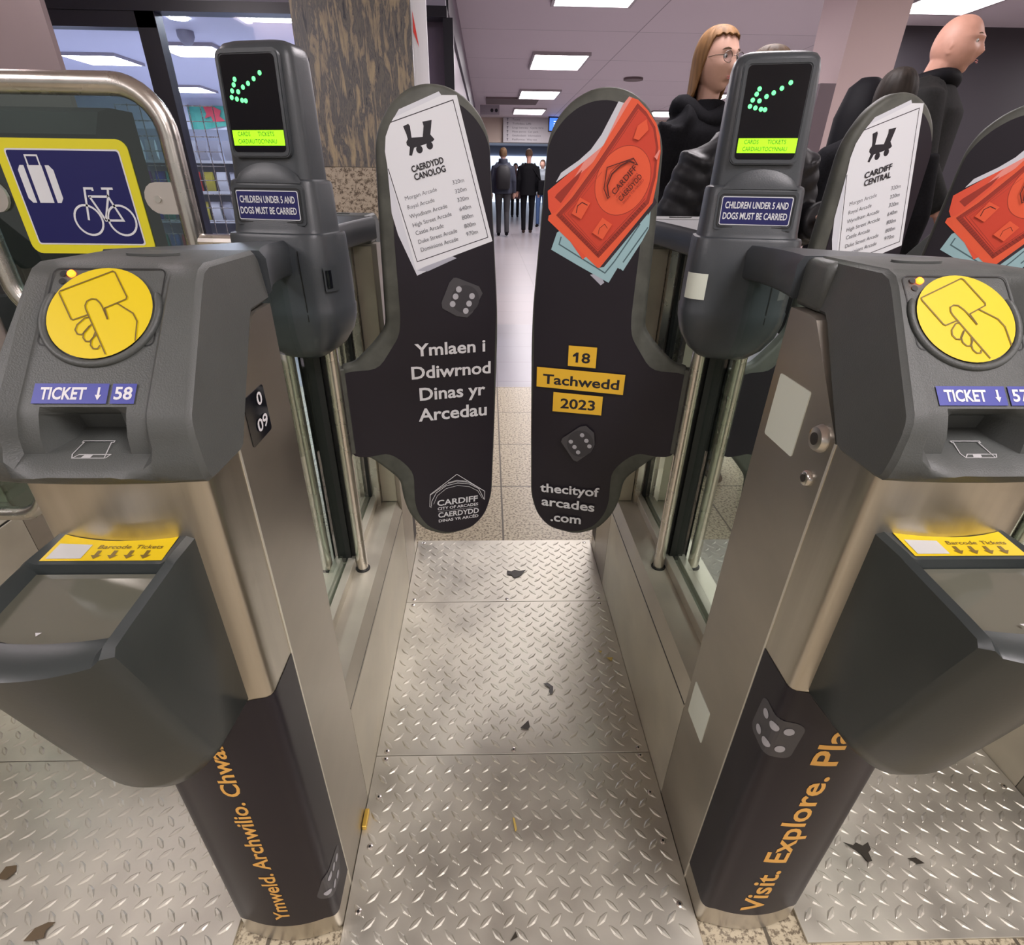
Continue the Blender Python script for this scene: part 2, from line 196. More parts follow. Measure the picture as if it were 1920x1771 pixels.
R_ART = [('poly', 'paper_back', [(0.1898, 1.2145), (0.181, 1.2124), (0.2077, 1.1548), (0.2417, 1.1286), (0.2866, 1.0994), (0.278, 1.1141), (0.2476, 1.1332), (0.2288, 1.1487), (0.2129, 1.1698)]), ('poly', 'paper_shade', [(0.2123, 0.9502), (0.1905, 0.9324), (0.1843, 0.9376), (0.1947, 0.954)]), ('poly', 'bill_blue', [(0.1521, 0.9596), (0.1584, 0.9637), (0.1556, 0.9884), (0.1164, 1.058), (0.1155, 1.0313), (0.1244, 1.0106)]), ('poly', 'bill_blue', [(0.2796, 1.0196), (0.2888, 0.9905), (0.2357, 0.9651), (0.1763, 0.9377), (0.1624, 0.9646), (0.1583, 0.9623), (0.1226, 1.0243), (0.12, 1.0579), (0.2163, 1.0558)]), ('line', 'bill_blue_ink', [(0.2712, 1.0128), (0.2744, 1.0001), (0.1848, 0.9544), (0.1695, 0.9752), (0.1318, 1.0376)], 0.0022), ('line', 'bill_blue_ink', [(0.1539, 0.9741), (0.1172, 1.033)], 0.0022), ('poly', 'bill_shadow', [(0.1956, 0.9632), (0.1879, 0.9646), (0.1075, 1.0712), (0.1143, 1.0808)]), ('poly', 'bill_red2', [(0.1824, 1.2102), (0.1735, 1.2207), (0.1551, 1.2098), (0.1861, 1.1211), (0.2163, 1.0558), (0.223, 0.9803), (0.2286, 0.9761), (0.29, 1.0473), (0.2978, 1.0591), (0.3004, 1.086), (0.2629, 1.1142), (0.2382, 1.1317), (0.2077, 1.1548)]), ('poly', 'bill_pale', [(0.1824, 1.2102), (0.1735, 1.2207), (0.1689, 1.219), (0.2006, 1.1548), (0.2268, 1.1271), (0.2581, 1.1013), (0.2382, 1.1317), (0.2077, 1.1548)]), ('poly', 'bill_ink', [(0.2408, 1.1191), (0.2835, 1.0813), (0.2871, 1.0762), (0.2756, 1.0674), (0.2471, 1.1047)]), ('poly', 'bill_red', [(0.1689, 1.219), (0.1587, 1.216), (0.1404, 1.2011), (0.1251, 1.1839), (0.117, 1.1664), (0.1128, 1.1458), (0.1123, 1.103), (0.1147, 1.0711), (0.1956, 0.9628), (0.1996, 0.963), (0.2975, 1.0395), (0.2964, 1.0471), (0.2837, 1.0526), (0.2602, 1.0783), (0.2234, 1.1302)]), ('poly', 'bill_ink', [(0.1587, 1.2112), (0.1436, 1.1998), (0.1265, 1.1796), (0.1175, 1.1517), (0.1153, 1.1092), (0.1211, 1.071), (0.1993, 0.9802), (0.2822, 1.0481), (0.2561, 1.0751), (0.2191, 1.124)]), ('poly', 'bill_mid', [(0.1571, 1.2042), (0.1435, 1.1938), (0.1294, 1.1767), (0.1213, 1.1517), (0.1197, 1.1107), (0.1261, 1.0757), (0.2015, 0.9902), (0.2717, 1.0494), (0.2476, 1.0736), (0.2133, 1.1209)]), ('poly', 'bill_ink', [(0.1508, 1.1523), (0.1455, 1.15), (0.1406, 1.1468), (0.1362, 1.1429), (0.1324, 1.1384), (0.1291, 1.1333), (0.1265, 1.1276), (0.1247, 1.1216), (0.1235, 1.1152), (0.1232, 1.1086), (0.1236, 1.1018), (0.1248, 1.095), (0.1268, 1.0883), (0.1295, 1.0819), (0.1329, 1.0757), (0.137, 1.07), (0.1417, 1.0649), (0.147, 1.0604), (0.1526, 1.0566), (0.1586, 1.0536), (0.1648, 1.0515), (0.1711, 1.0503), (0.1775, 1.05), (0.1837, 1.0507), (0.1896, 1.0523), (0.1952, 1.0549), (0.2004, 1.0583), (0.205, 1.0625), (0.2089, 1.0674), (0.2122, 1.073), (0.2147, 1.079), (0.2164, 1.0855), (0.2172, 1.0922), (0.2173, 1.0991), (0.2165, 1.1061), (0.2149, 1.1129), (0.2125, 1.1195), (0.2095, 1.1258), (0.2058, 1.1317), (0.2014, 1.1371), (0.1966, 1.1418), (0.1914, 1.1459), (0.1858, 1.1493), (0.18, 1.1519), (0.1741, 1.1537), (0.1681, 1.1546), (0.1622, 1.1547), (0.1563, 1.1539)]), ('poly', 'bill_red', [(0.1511, 1.1515), (0.1459, 1.1492), (0.1412, 1.1461), (0.1369, 1.1423), (0.1331, 1.1379), (0.13, 1.1328), (0.1275, 1.1273), (0.1256, 1.1214), (0.1246, 1.1151), (0.1242, 1.1086), (0.1246, 1.1019), (0.1258, 1.0953), (0.1278, 1.0887), (0.1305, 1.0824), (0.1339, 1.0763), (0.1379, 1.0707), (0.1425, 1.0657), (0.1476, 1.0612), (0.1531, 1.0575), (0.159, 1.0546), (0.1651, 1.0525), (0.1712, 1.0513), (0.1774, 1.051), (0.1834, 1.0517), (0.1893, 1.0533), (0.1947, 1.0558), (0.1997, 1.0591), (0.2042, 1.0632), (0.2081, 1.068), (0.2112, 1.0735), (0.2137, 1.0794), (0.2153, 1.0857), (0.2161, 1.0923), (0.2162, 1.0991), (0.2154, 1.1059), (0.2138, 1.1126), (0.2115, 1.1191), (0.2085, 1.1253), (0.2048, 1.1311), (0.2006, 1.1364), (0.1959, 1.1411), (0.1908, 1.1451), (0.1854, 1.1484), (0.1797, 1.151), (0.1739, 1.1528), (0.168, 1.1537), (0.1622, 1.1538), (0.1565, 1.1531)]), ('line', 'bill_dark', [(0.1211, 1.071), (0.1993, 0.9802), (0.2822, 1.0481), (0.2561, 1.0751), (0.2191, 1.124), (0.1587, 1.2112)], 0.0005), ('line', 'bill_dark', [(0.1282, 1.0773), (0.2018, 0.993), (0.2687, 1.0505), (0.2453, 1.0736), (0.2115, 1.1203), (0.1567, 1.2013)], 0.0005), ('line', 'bill_line', [(0.1474, 1.044), (0.2022, 0.9973), (0.262, 1.0507), (0.2408, 1.0737), (0.2066, 1.1162)], 0.0006), ('line', 'bill_dark', [(0.1262, 1.0675), (0.131, 1.0707)], 0.0006), ('line', 'bill_dark', [(0.1295, 1.0637), (0.1343, 1.0669)], 0.0006), ('line', 'bill_dark', [(0.1327, 1.06), (0.1375, 1.0631)], 0.0006), ('line', 'bill_dark', [(0.136, 1.0562), (0.1408, 1.0594)], 0.0006), ('line', 'bill_dark', [(0.1393, 1.0523), (0.1441, 1.0555)], 0.0006), ('line', 'bill_dark', [(0.1426, 1.0485), (0.1475, 1.0517)], 0.0006), ('line', 'bill_dark', [(0.146, 1.0446), (0.1508, 1.0479)], 0.0006), ('line', 'bill_dark', [(0.1493, 1.0407), (0.1542, 1.044)], 0.0006), ('line', 'bill_dark', [(0.1527, 1.0368), (0.1576, 1.0401)], 0.0006), ('line', 'bill_dark', [(0.1561, 1.0329), (0.161, 1.0362)], 0.0006), ('line', 'bill_dark', [(0.1595, 1.0289), (0.1644, 1.0322)], 0.0006), ('line', 'bill_dark', [(0.1629, 1.025), (0.1678, 1.0283)], 0.0006), ('line', 'bill_dark', [(0.1664, 1.021), (0.1713, 1.0243)], 0.0006), ('line', 'bill_dark', [(0.1698, 1.017), (0.1748, 1.0203)], 0.0006), ('line', 'bill_dark', [(0.1733, 1.0129), (0.1783, 1.0162)], 0.0006), ('line', 'bill_dark', [(0.1768, 1.0088), (0.1818, 1.0122)], 0.0006), ('line', 'bill_dark', [(0.1804, 1.0048), (0.1853, 1.0081)], 0.0006), ('line', 'bill_dark', [(0.1839, 1.0006), (0.1889, 1.004)], 0.0006), ('line', 'bill_dark', [(0.1875, 0.9965), (0.1925, 0.9999)], 0.0006), ('line', 'bill_dark', [(0.1911, 0.9923), (0.1961, 0.9957)], 0.0006), ('line', 'bill_dark', [(0.1947, 0.9882), (0.1997, 0.9916)], 0.0006), ('line', 'bill_dark', [(0.1983, 0.9839), (0.2034, 0.9874)], 0.0006), ('line', 'bill_dark', [(0.2028, 0.9844), (0.1993, 0.9881)], 0.0006), ('line', 'bill_dark', [(0.2069, 0.9877), (0.2033, 0.9914)], 0.0006), ('line', 'bill_dark', [(0.2109, 0.991), (0.2074, 0.9948)], 0.0006), ('line', 'bill_dark', [(0.215, 0.9944), (0.2114, 0.9981)], 0.0006), ('line', 'bill_dark', [(0.219, 0.9977), (0.2155, 1.0014)], 0.0006), ('line', 'bill_dark', [(0.2231, 1.001), (0.2195, 1.0047)], 0.0006), ('line', 'bill_dark', [(0.2271, 1.0043), (0.2235, 1.008)], 0.0006), ('line', 'bill_dark', [(0.2312, 1.0076), (0.2276, 1.0113)], 0.0006), ('line', 'bill_dark', [(0.2352, 1.0109), (0.2316, 1.0145)], 0.0006), ('line', 'bill_dark', [(0.2392, 1.0142), (0.2356, 1.0178)], 0.0006), ('line', 'bill_dark', [(0.2432, 1.0175), (0.2396, 1.0211)], 0.0006), ('line', 'bill_dark', [(0.2472, 1.0208), (0.2436, 1.0244)], 0.0006), ('line', 'bill_dark', [(0.2512, 1.024), (0.2476, 1.0276)], 0.0006), ('line', 'bill_dark', [(0.2552, 1.0273), (0.2516, 1.0309)], 0.0006), ('line', 'bill_dark', [(0.2592, 1.0306), (0.2555, 1.0342)], 0.0006), ('line', 'bill_dark', [(0.2632, 1.0338), (0.2595, 1.0374)], 0.0006), ('line', 'bill_dark', [(0.2671, 1.0371), (0.2635, 1.0407)], 0.0006), ('line', 'bill_dark', [(0.2711, 1.0404), (0.2674, 1.0439)], 0.0006), ('line', 'bill_dark', [(0.2751, 1.0436), (0.2714, 1.0471)], 0.0006), ('line', 'bill_dark', [(0.279, 1.0468), (0.2753, 1.0504)], 0.0006), ('poly', 'bill_red', [(0.241, 1.077), (0.2221, 1.0684), (0.2362, 1.0427), (0.2543, 1.0515)]), ('poly', 'bill_red', [(0.1983, 1.0461), (0.1801, 1.0357), (0.1947, 1.011), (0.2146, 1.0216)]), ('poly', 'bill_red', [(0.1547, 1.1812), (0.1415, 1.1898), (0.1367, 1.1753), (0.1503, 1.1613), (0.1593, 1.1637)]), ('poly', 'bill_pale', [(0.1137, 1.1473), (0.1169, 1.1337), (0.1217, 1.1382), (0.1156, 1.1481)]), ('line', 'bill_dark', [(0.2459, 1.0524), (0.2445, 1.0636), (0.2366, 1.0694), (0.2267, 1.065)], 0.0014), ('line', 'bill_dark', [(0.2032, 1.0191), (0.2022, 1.0289), (0.1934, 1.036), (0.1878, 1.0293)], 0.0008), ('line', 'bill_dark', [(0.1887, 1.0795), (0.1921, 1.0762), (0.2003, 1.0907), (0.1982, 1.1225), (0.1557, 1.136), (0.1481, 1.1269), (0.1528, 1.1275)], 0.0015), ('line', 'bill_dark', [(0.1913, 1.0795), (0.1949, 1.0956), (0.1888, 1.1132), (0.1757, 1.1249), (0.1623, 1.132), (0.153, 1.129)], 0.0022), ('line', 'bill_dark', [(0.1967, 1.0988), (0.191, 1.1163), (0.1762, 1.1289), (0.1555, 1.1342)], 0.0008), ('text', 'bill_dark', 'CARDIFF', (0.1808, 1.0813), (0.1474, 1.1213), 0.0088), ('text', 'bill_dark', 'CAERDYDD', (0.1686, 1.0717), (0.1372, 1.109), 0.0081), ('text', 'bill_line', 'CITY OF ARCADES', (0.1766, 1.0771), (0.145, 1.1136), 0.0029), ('text', 'bill_line', 'DINAS YR ARCÊD', (0.1635, 1.0685), (0.1337, 1.1043), 0.0033), ('poly', 'yellow', [(0.2421, 0.8165), (0.1851, 0.8167), (0.1844, 0.775), (0.2412, 0.7752)]), ('poly', 'yellow', [(0.3053, 0.7673), (0.1237, 0.7669), (0.1237, 0.725), (0.3048, 0.7252)]), ('poly', 'yellow', [(0.2675, 0.7167), (0.1634, 0.7172), (0.1631, 0.676), (0.2673, 0.6738)]), ('text', 'ink', '18', (0.2261, 0.784), (0.197, 0.784), 0.0191), ('poly', 'ink', [(0.2259, 0.8036), (0.2225, 0.8039), (0.2253, 0.7963), (0.2322, 0.7944), (0.2324, 0.7979)]), ('text', 'ink', 'Tachwedd', (0.2914, 0.7335), (0.1335, 0.7349), 0.0197), ('text', 'ink', '2023', (0.2507, 0.6834), (0.1775, 0.6853), 0.0205), ('poly', 'dice', [(0.1923, 0.6488), (0.174, 0.6348), (0.17, 0.6077), (0.1766, 0.5889), (0.205, 0.5615), (0.2139, 0.564), (0.2441, 0.6047), (0.2418, 0.6137), (0.2049, 0.6458)]), ('poly', 'dice_face', [(0.173, 0.6098), (0.1732, 0.6017), (0.1753, 0.5937), (0.1793, 0.5866), (0.1848, 0.5807), (0.1915, 0.5766), (0.1989, 0.5745), (0.2066, 0.5745), (0.2139, 0.5768), (0.2204, 0.581), (0.2255, 0.587), (0.229, 0.5943), (0.2306, 0.6024), (0.2302, 0.6106), (0.2278, 0.6185), (0.2237, 0.6255), (0.2181, 0.6312), (0.2115, 0.6351), (0.2042, 0.637), (0.1967, 0.6369), (0.1896, 0.6347), (0.1833, 0.6305), (0.1783, 0.6248), (0.1747, 0.6177)]), ('dots', 'pip', [(0.1991, 0.6262), (0.1888, 0.6144), (0.1811, 0.6022), (0.2225, 0.608), (0.2135, 0.5964), (0.2045, 0.5846)], 0.0048), ('text', 'white', 'thecityof', (0.2849, 0.4724), (0.148, 0.4802), 0.0217), ('text', 'white', 'arcades', (0.2801, 0.4366), (0.1552, 0.439), 0.0222), ('text', 'white', '.com', (0.2562, 0.3964), (0.1833, 0.3998), 0.0229)]
PANEL = [(0.1363, 1.1463), (0.1438, 1.1756), (0.1623, 1.199), (0.1804, 1.2109), (0.2051, 1.2171), (0.2297, 1.2159), (0.2545, 1.2084), (0.2779, 1.1919), (0.2944, 1.1716), (0.3038, 1.1505), (0.3079, 1.0527), (0.3173, 0.8847), (0.3147, 0.8146), (0.3116, 0.6279), (0.3052, 0.4596), (0.2901, 0.4073), (0.2577, 0.375), (0.1969, 0.3696), (0.152, 0.3953), (0.1307, 0.4361), (0.1252, 0.4684), (0.1278, 0.543), (0.1048, 0.5759), (0.0773, 0.5984), (0.039, 0.5937), (0.0026, 0.5992), (0.0034, 0.7789), (0.0761, 0.7791), (0.1218, 0.841), (0.1267, 0.8745), (0.1271, 1.0199)]
OUTLINE = [(0.0059, 0.7912), (0.0322, 0.7935), (0.0707, 0.8256), (0.0997, 0.8578), (0.1008, 0.891), (0.1046, 1.0225), (0.1101, 1.1487), (0.1186, 1.1751), (0.1422, 1.2095), (0.1731, 1.2291), (0.2026, 1.2354), (0.2336, 1.2332), (0.2662, 1.2187), (0.2924, 1.1933), (0.3058, 1.162), (0.3114, 1.0532), (0.3211, 0.8848), (0.3214, 0.8144), (0.3157, 0.6274), (0.3092, 0.4542), (0.2931, 0.4035), (0.2602, 0.3698), (0.194, 0.3614), (0.142, 0.3874), (0.1138, 0.4325), (0.1029, 0.4714), (0.0989, 0.5268), (0.0722, 0.5572), (0.0384, 0.5926), (0.0041, 0.5986)]
HAND = {'card': [(-0.0428, 0.0203), (-0.0422, 0.0223), (-0.0001, 0.0431), (0.0022, 0.0418), (0.0167, 0.0169), (0.0164, 0.0145), (-0.0011, 0.0051)], 'card2': [(-0.0428, 0.0203), (-0.0276, -0.0056), (-0.0257, -0.0066), (-0.0138, -0.0013)], 'thumb': [(0.008, -0.0398), (-0.017, 0.0047), (-0.0179, 0.0078), (-0.0171, 0.0123), (-0.0137, 0.0145), (-0.0095, 0.0142), (-0.0054, 0.0103), (-0.0027, 0.0064), (0.0039, -0.0057)], 'f1': [(-0.0124, -0.0039), (-0.0157, -0.0044), (-0.0212, -0.0113), (-0.022, -0.0164), (-0.0192, -0.0205), (-0.0154, -0.0209), (-0.013, -0.0179), (-0.0091, -0.0109)], 'f2': [(-0.0103, -0.0121), (-0.0141, -0.0186), (-0.0138, -0.024), (-0.0109, -0.0275), (-0.0075, -0.0275), (-0.0053, -0.0235), (-0.0044, -0.0186)], 'f3': [(-0.0036, -0.0209), (-0.0064, -0.0262), (-0.0062, -0.0311), (-0.0033, -0.0346), (0.0004, -0.0345), (0.0018, -0.0311)], 'wrist': [(0.0091, 0.0104), (0.0249, 0.0003), (0.0295, -0.0075), (0.0309, -0.0268)], 'tick': [(-0.0007, 0.0053), (0.0039, -0.0057)]}
# ================================================================ THE SETTING
def tile_mat(name, c1, c2, mortar, size, msize, rough, speck=0, off=(0, 0)):
    m = bpy.data.materials.new(name); m.use_nodes = True; nt = m.node_tree; b = nt.nodes['Principled BSDF']; b.inputs['Roughness'].default_value = rough
    tc = nt.nodes.new('ShaderNodeTexCoord'); mp = nt.nodes.new('ShaderNodeMapping'); nt.links.new(tc.outputs['Object'], mp.inputs[0])
    mp.inputs['Location'].default_value = (*off, 0)
    br = nt.nodes.new('ShaderNodeTexBrick'); nt.links.new(mp.outputs[0], br.inputs['Vector']); br.offset = 0
    br.inputs['Scale'].default_value = 1; br.inputs['Brick Width'].default_value = size[0]; br.inputs['Row Height'].default_value = size[1]
    br.inputs['Mortar Size'].default_value = msize; br.inputs['Mortar'].default_value = (*mortar, 1)
    if speck:
        n = nt.nodes.new('ShaderNodeTexNoise'); n.inputs['Scale'].default_value = speck; n.inputs['Detail'].default_value = 3; n.inputs['Roughness'].default_value = .7
        nt.links.new(tc.outputs['Object'], n.inputs['Vector'])
        cr = nt.nodes.new('ShaderNodeValToRGB'); nt.links.new(n.outputs['Fac'], cr.inputs[0])
        e = cr.color_ramp.elements; e[0].position = .40; e[0].color = (*c2, 1); e[1].position = .52; e[1].color = (*c1, 1)
        nt.links.new(cr.outputs[0], br.inputs['Color1']); nt.links.new(cr.outputs[0], br.inputs['Color2'])
    else:
        br.inputs['Color1'].default_value = (*c1, 1); br.inputs['Color2'].default_value = (*c2, 1)
    nt.links.new(br.outputs['Color'], b.inputs['Base Color']); return m
granite = tile_mat('speckled_granite', (.50, .44, .31), (.15, .12, .08), (.10, .085, .06), (.42, .42), .0035, .35, 110, (.003, .12))
bluetile = tile_mat('grey_blue_tile', (.27, .26, .29), (.25, .24, .27), (.17, .16, .18), (.6, .42), .004, .3)
paletile = tile_mat('pale_tile', (.37, .335, .345), (.34, .315, .33), (.25, .23, .24), (.5, .5), .005, .33)
def quad(name, P, m, parent=None):
    bm = B(); bm.faces.new([bm.verts.new(p) for p in P]); o = obj(name, bm, m, parent); return o
def sbox(name, x0, x1, y0, y1, z0, z1, m, bev=0, parent=None):
    return struct(obj(name, box(B(), x0, x1, y0, y1, z0, z1, bev), m, parent))
sbox('floor', -9, 12, -8, 3.25, -.08, 0, granite)
sbox('floor', -9, 12, 3.25, 4.95, -.08, 0, bluetile)
sbox('floor', -9, 12, 4.95, 42, -.08, 0, paletile)
ceil_m = tile_mat('painted_ceiling_panels', (.72, .64, .68), (.69, .615, .655), (.30, .26, .29), (2.3, 1.7), .006, .55, 0, (.62, .45))
sbox('ceiling', -9, 12, -8, 18, 2.6, 2.7, ceil_m)
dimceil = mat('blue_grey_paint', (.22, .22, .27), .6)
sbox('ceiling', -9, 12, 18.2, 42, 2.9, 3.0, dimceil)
# ceiling lights
lampm = mat('lamp_diffuser', (1.0, .93, .95), .5, emit=15)
lframe = mat('lamp_frame_metal', (.45, .40, .42), .4, .3)
n_l = 0
def ceiling_light(x, y, label, strength=None, w=.78, l=1.15, z=2.6, dm=None, grp='ceiling light panels over the concourse'):
    t = thing('ceiling_light', label, 'light', (x, y, z), 0, grp)
    bm = B(); 
    for a in (-1, 1):
        box(bm, a*w/2-.03*(a > 0)-0*(a < 0), a*w/2+.03*(a < 0), -l/2, l/2, -.035, 0); box(bm, -w/2+.03, w/2-.03, a*l/2-.03*(a > 0), a*l/2+.03*(a < 0), -.035, 0)
    obj('frame', bm, lframe, t)
    bm = B(); rows = []
    for j in range(5):
        f = -1+j*.5; rows.append([bm.verts.new(((w/2-.035)*(-1+i*.25), (l/2-.035)*f, -.012-.02*(1-(-1+i*.25)**2)*(1-f*f))) for i in range(9)])
    for j in range(4):
        for i in range(8): bm.faces.new((rows[j][i], rows[j+1][i], rows[j+1][i+1], rows[j][i+1]))
    obj('diffuser', bm, dm or lampm, t, smooth=60)
names = {6.35: 'at the top edge', 9.8: 'over the paddle gap', 13.3: 'third', 16.0: 'fourth'}
for x in (.94, 4.25, 7.6):
    for y in (-3.85, -.45, 2.95, 6.35, 9.8, 13.2, 16.2):
        if x == .94 and y > 6: lab = {6.35: 'square white ceiling light cut by the top edge above the paddles', 9.8: 'square white ceiling light, second in the row above the paddle gap', 13.2: 'small white ceiling light, third in the row above the walking men', 16.2: 'smallest white ceiling light, just above the overhead direction sign'}[y]
        elif x == 4.25 and y > 6: lab = {6.35: 'large white ceiling light cut by the top edge near the bald man', 9.8: 'white ceiling light beside the top of the tall display post', 13.2: 'small white ceiling light behind the woman in glasses', 16.2: 'tiny far white ceiling light beside the red banknote paddle'}[y]
        else: lab = 'white panel ceiling light lighting the ticket gates from overhead'
        ceiling_light(x, y, lab)
for y in (-3.85, -.45, 2.6): ceiling_light(-2.4, y, 'white panel ceiling light lighting the ticket gates from overhead')
t = thing('ceiling_vent', 'narrow dark ceiling vent in front of the overhead sign', 'vent', (.45, 14.3, 2.6)); obj('grille', box(B(), -.55, .55, -.5, .5, -.03, 0), mat('vent_brown', (.16, .12, .12), .6), t)
t = thing('smoke_detector', 'flat round brown disc on the ceiling between the lights', 'smoke detector', (2.35, 11.2, 2.6)); obj('disc_housing', tube(B(), [(0, 0, -.03), (0, 0, 0)], .16, 20), mat('vent_brown', (.2, .16, .16), .6), t)
# pillar: figured marble over a granite plinth
pm = bpy.data.materials.new('figured_marble'); pm.use_nodes = True; nt = pm.node_tree; b = nt.nodes['Principled BSDF']; b.inputs['Roughness'].default_value = .3
tc = nt.nodes.new('ShaderNodeTexCoord'); mp = nt.nodes.new('ShaderNodeMapping'); mp.inputs['Scale'].default_value = (13, 13, 2.2); mp.inputs['Rotation'].default_value = (0, .25, 0); nt.links.new(tc.outputs['Object'], mp.inputs[0])
n = nt.nodes.new('ShaderNodeTexNoise'); n.inputs['Scale'].default_value = 2.6; n.inputs['Detail'].default_value = 12; n.inputs['Roughness'].default_value = .68; n.inputs['Distortion'].default_value = .6; nt.links.new(mp.outputs[0], n.inputs['Vector'])
cr = nt.nodes.new('ShaderNodeValToRGB'); nt.links.new(n.outputs['Fac'], cr.inputs[0]); e = cr.color_ramp.elements
e[0].position = .36; e[0].color = (.035, .037, .05, 1); e[1].position = .64; e[1].color = (.36, .29, .18, 1)
for p, c_ in ((.43, (.15, .135, .115, 1)), (.49, (.075, .075, .085, 1)), (.54, (.23, .19, .14, 1))): q = cr.color_ramp.elements.new(p); q.color = c_
nt.links.new(cr.outputs[0], b.inputs['Base Color'])
plinth = tile_mat('granite_plinth', (.40, .34, .26), (.10, .075, .05), (.1, .08, .06), (9, 9), .001, .4, 75)
p = struct(obj('pillar', box(B(), -.989, -.424, 3.4, 4.0, 1.157, 2.6), pm)); struct(obj('pillar_base', box(B(), -.995, -.418, 3.394, 4.0, 0, 1.155), plinth))
t = thing('poster', 'tall white poster strip at the right edge of the marble pillar', 'poster', (-.385, 3.42, 0))
obj('poster_sheet', box(B(), -.036, .036, 0, .02, 1.2, 2.58), mat('poster_white', (.72, .72, .76), .4), t)
bm = B(); F = lambda u, v, h: (u, -h, v); flat(bm, [(-.03, 1.72), (-.005, 1.66), (-.03, 1.80)], F, .002); obj('red_flash', bm, mat('poster_red', (.7, .05, .04), .5), t)
# shop front, left
blackf = mat('black_frame', (.012, .011, .018), .35); fascia = mat('fascia_grey', (.36, .34, .42), .5)
sbox('wall_shopfront', -9, -.35, 5.0, 5.12, 2.143, 2.6, fascia)
sbox('trim_1', -9, -.34, 4.96, 5.1, 2.083, 2.143, blackf)
sbox('trim_2', -9, -2.36, 4.97, 5.08, 1.995, 2.083, blackf)
sbox('trim_3', -2.49, -2.355, 4.97, 5.08, 0, 2.083, blackf)
sbox('trim_4', -4.6, -4.48, 4.97, 5.08, 0, 2.083, blackf)
sbox('trim_5', -.37, -.30, 4.97, 5.08, 0, 2.083, blackf)
sbox('trim_6', -9, -.34, 4.97, 5.08, 0, .12, blackf)
shopglass = glass('shop_glass', (.93, .95, .98), .015)
struct(quad('window_1', [(-2.355, 5.02, .12), (-.37, 5.02, .12), (-.37, 5.02, 2.083), (-2.355, 5.02, 2.083)], shopglass))
struct(quad('window_2', [(-4.48, 5.02, .12), (-2.49, 5.02, .12), (-2.49, 5.02, 1.995), (-4.48, 5.02, 1.995)], shopglass))
shopw = mat('shop_white', (.62, .63, .72), .6)
sbox('ceiling_shop', -9, -.5, 5.12, 14, 2.5, 2.58, mat('shop_ceiling', (.58, .57, .70), .5))
sbox('floor_shop', -9, -.5, 5.08, 14, 0, .01, mat('shop_floor', (.45, .45, .5), .3))
sbox('wall_shop_rear', -9, -.5, 14, 14.1, 0, 2.6, shopw)
sbox('wall_shop_left', -9.1, -9, 5, 14, 0, 2.6, shopw)
sbox('wall_concourse_left', -.5, -.36, 5.1, 16, 0, 2.6, mat('purple_brown_wall', (.14, .10, .14), .4))
sbox('trim_7', -.52, -.335, 5.1, 16, 2.14, 2.34, blackf)
coollamp = mat('cool_lamp', (.80, .87, 1.0), .5, emit=42)
for i, (x, y) in enumerate(((-5.35, 9.6), (-3.75, 8.85), (-5.5, 12.4), (-2.1, 6.9), (-7.6, 7.2), (-1.6, 11))):
    ceiling_light(x, y, ('cool white shop light seen through the left pane', 'cool white shop light beside the display post head', 'cool white shop light above the green flag', 'cool white light inside the shop behind the pillar', 'cool white light deep inside the shop', 'cool white light at the back of the shop')[i], w=.75, l=.75, z=2.5, dm=coollamp, grp='cool ceiling lights in the shop')
t = thing('downlight', 'small round downlight in the shop ceiling at upper left', 'light', (-3.2, 7.3, 2.5)); obj('lamp', tube(B(), [(0, 0, -.012), (0, 0, 0)], .09, 24), coollamp, t)
t = thing('security_camera', 'small dome camera under the shop ceiling', 'camera', (-3.42, 7.9, 2.5)); obj('dome', tube(B(), [(0, 0, 0), (0, 0, -.05), (0, 0, -.1), (0, 0, -.13)], [.09, .09, .065, .02], 20), mat('camera_grey', (.25, .24, .3), .4), t, smooth=60)
# flag: green over white with a red mark
t = thing('flag', 'green and white cloth flag with a red emblem on the shop wall', 'flag', (-5.85, 13.95, 0))
bm = B(); N = 24
for k in range(N):
    x0, x1 = -.45+1.1*k/N, -.45+1.1*(k+1)/N; w = lambda x: -.03*math.sin(x*14)
    z0 = lambda x: 2.0+.05*math.sin(x*3)
    bm.faces.new([bm.verts.new(q) for q in ((x0, w(x0), z0(x0)), (x1, w(x1), z0(x1)), (x1, w(x1), 2.38), (x0, w(x0), 2.38))])
obj('cloth', bm, mat('flag_green', (.06, .34, .27), .7), t)
bm = B(); F = lambda u, v, h: (u, -h, v)
flat(bm, [(-.10, 2.36), (.1, 2.37), (.25, 2.3), (.2, 2.2), (.3, 2.12), (.05, 2.1), (.02, 2.2), (-.12, 2.16), (-.06, 2.24)], F, .045); obj('emblem', bm, mat('flag_red', (.55, .05, .08), .7), t)
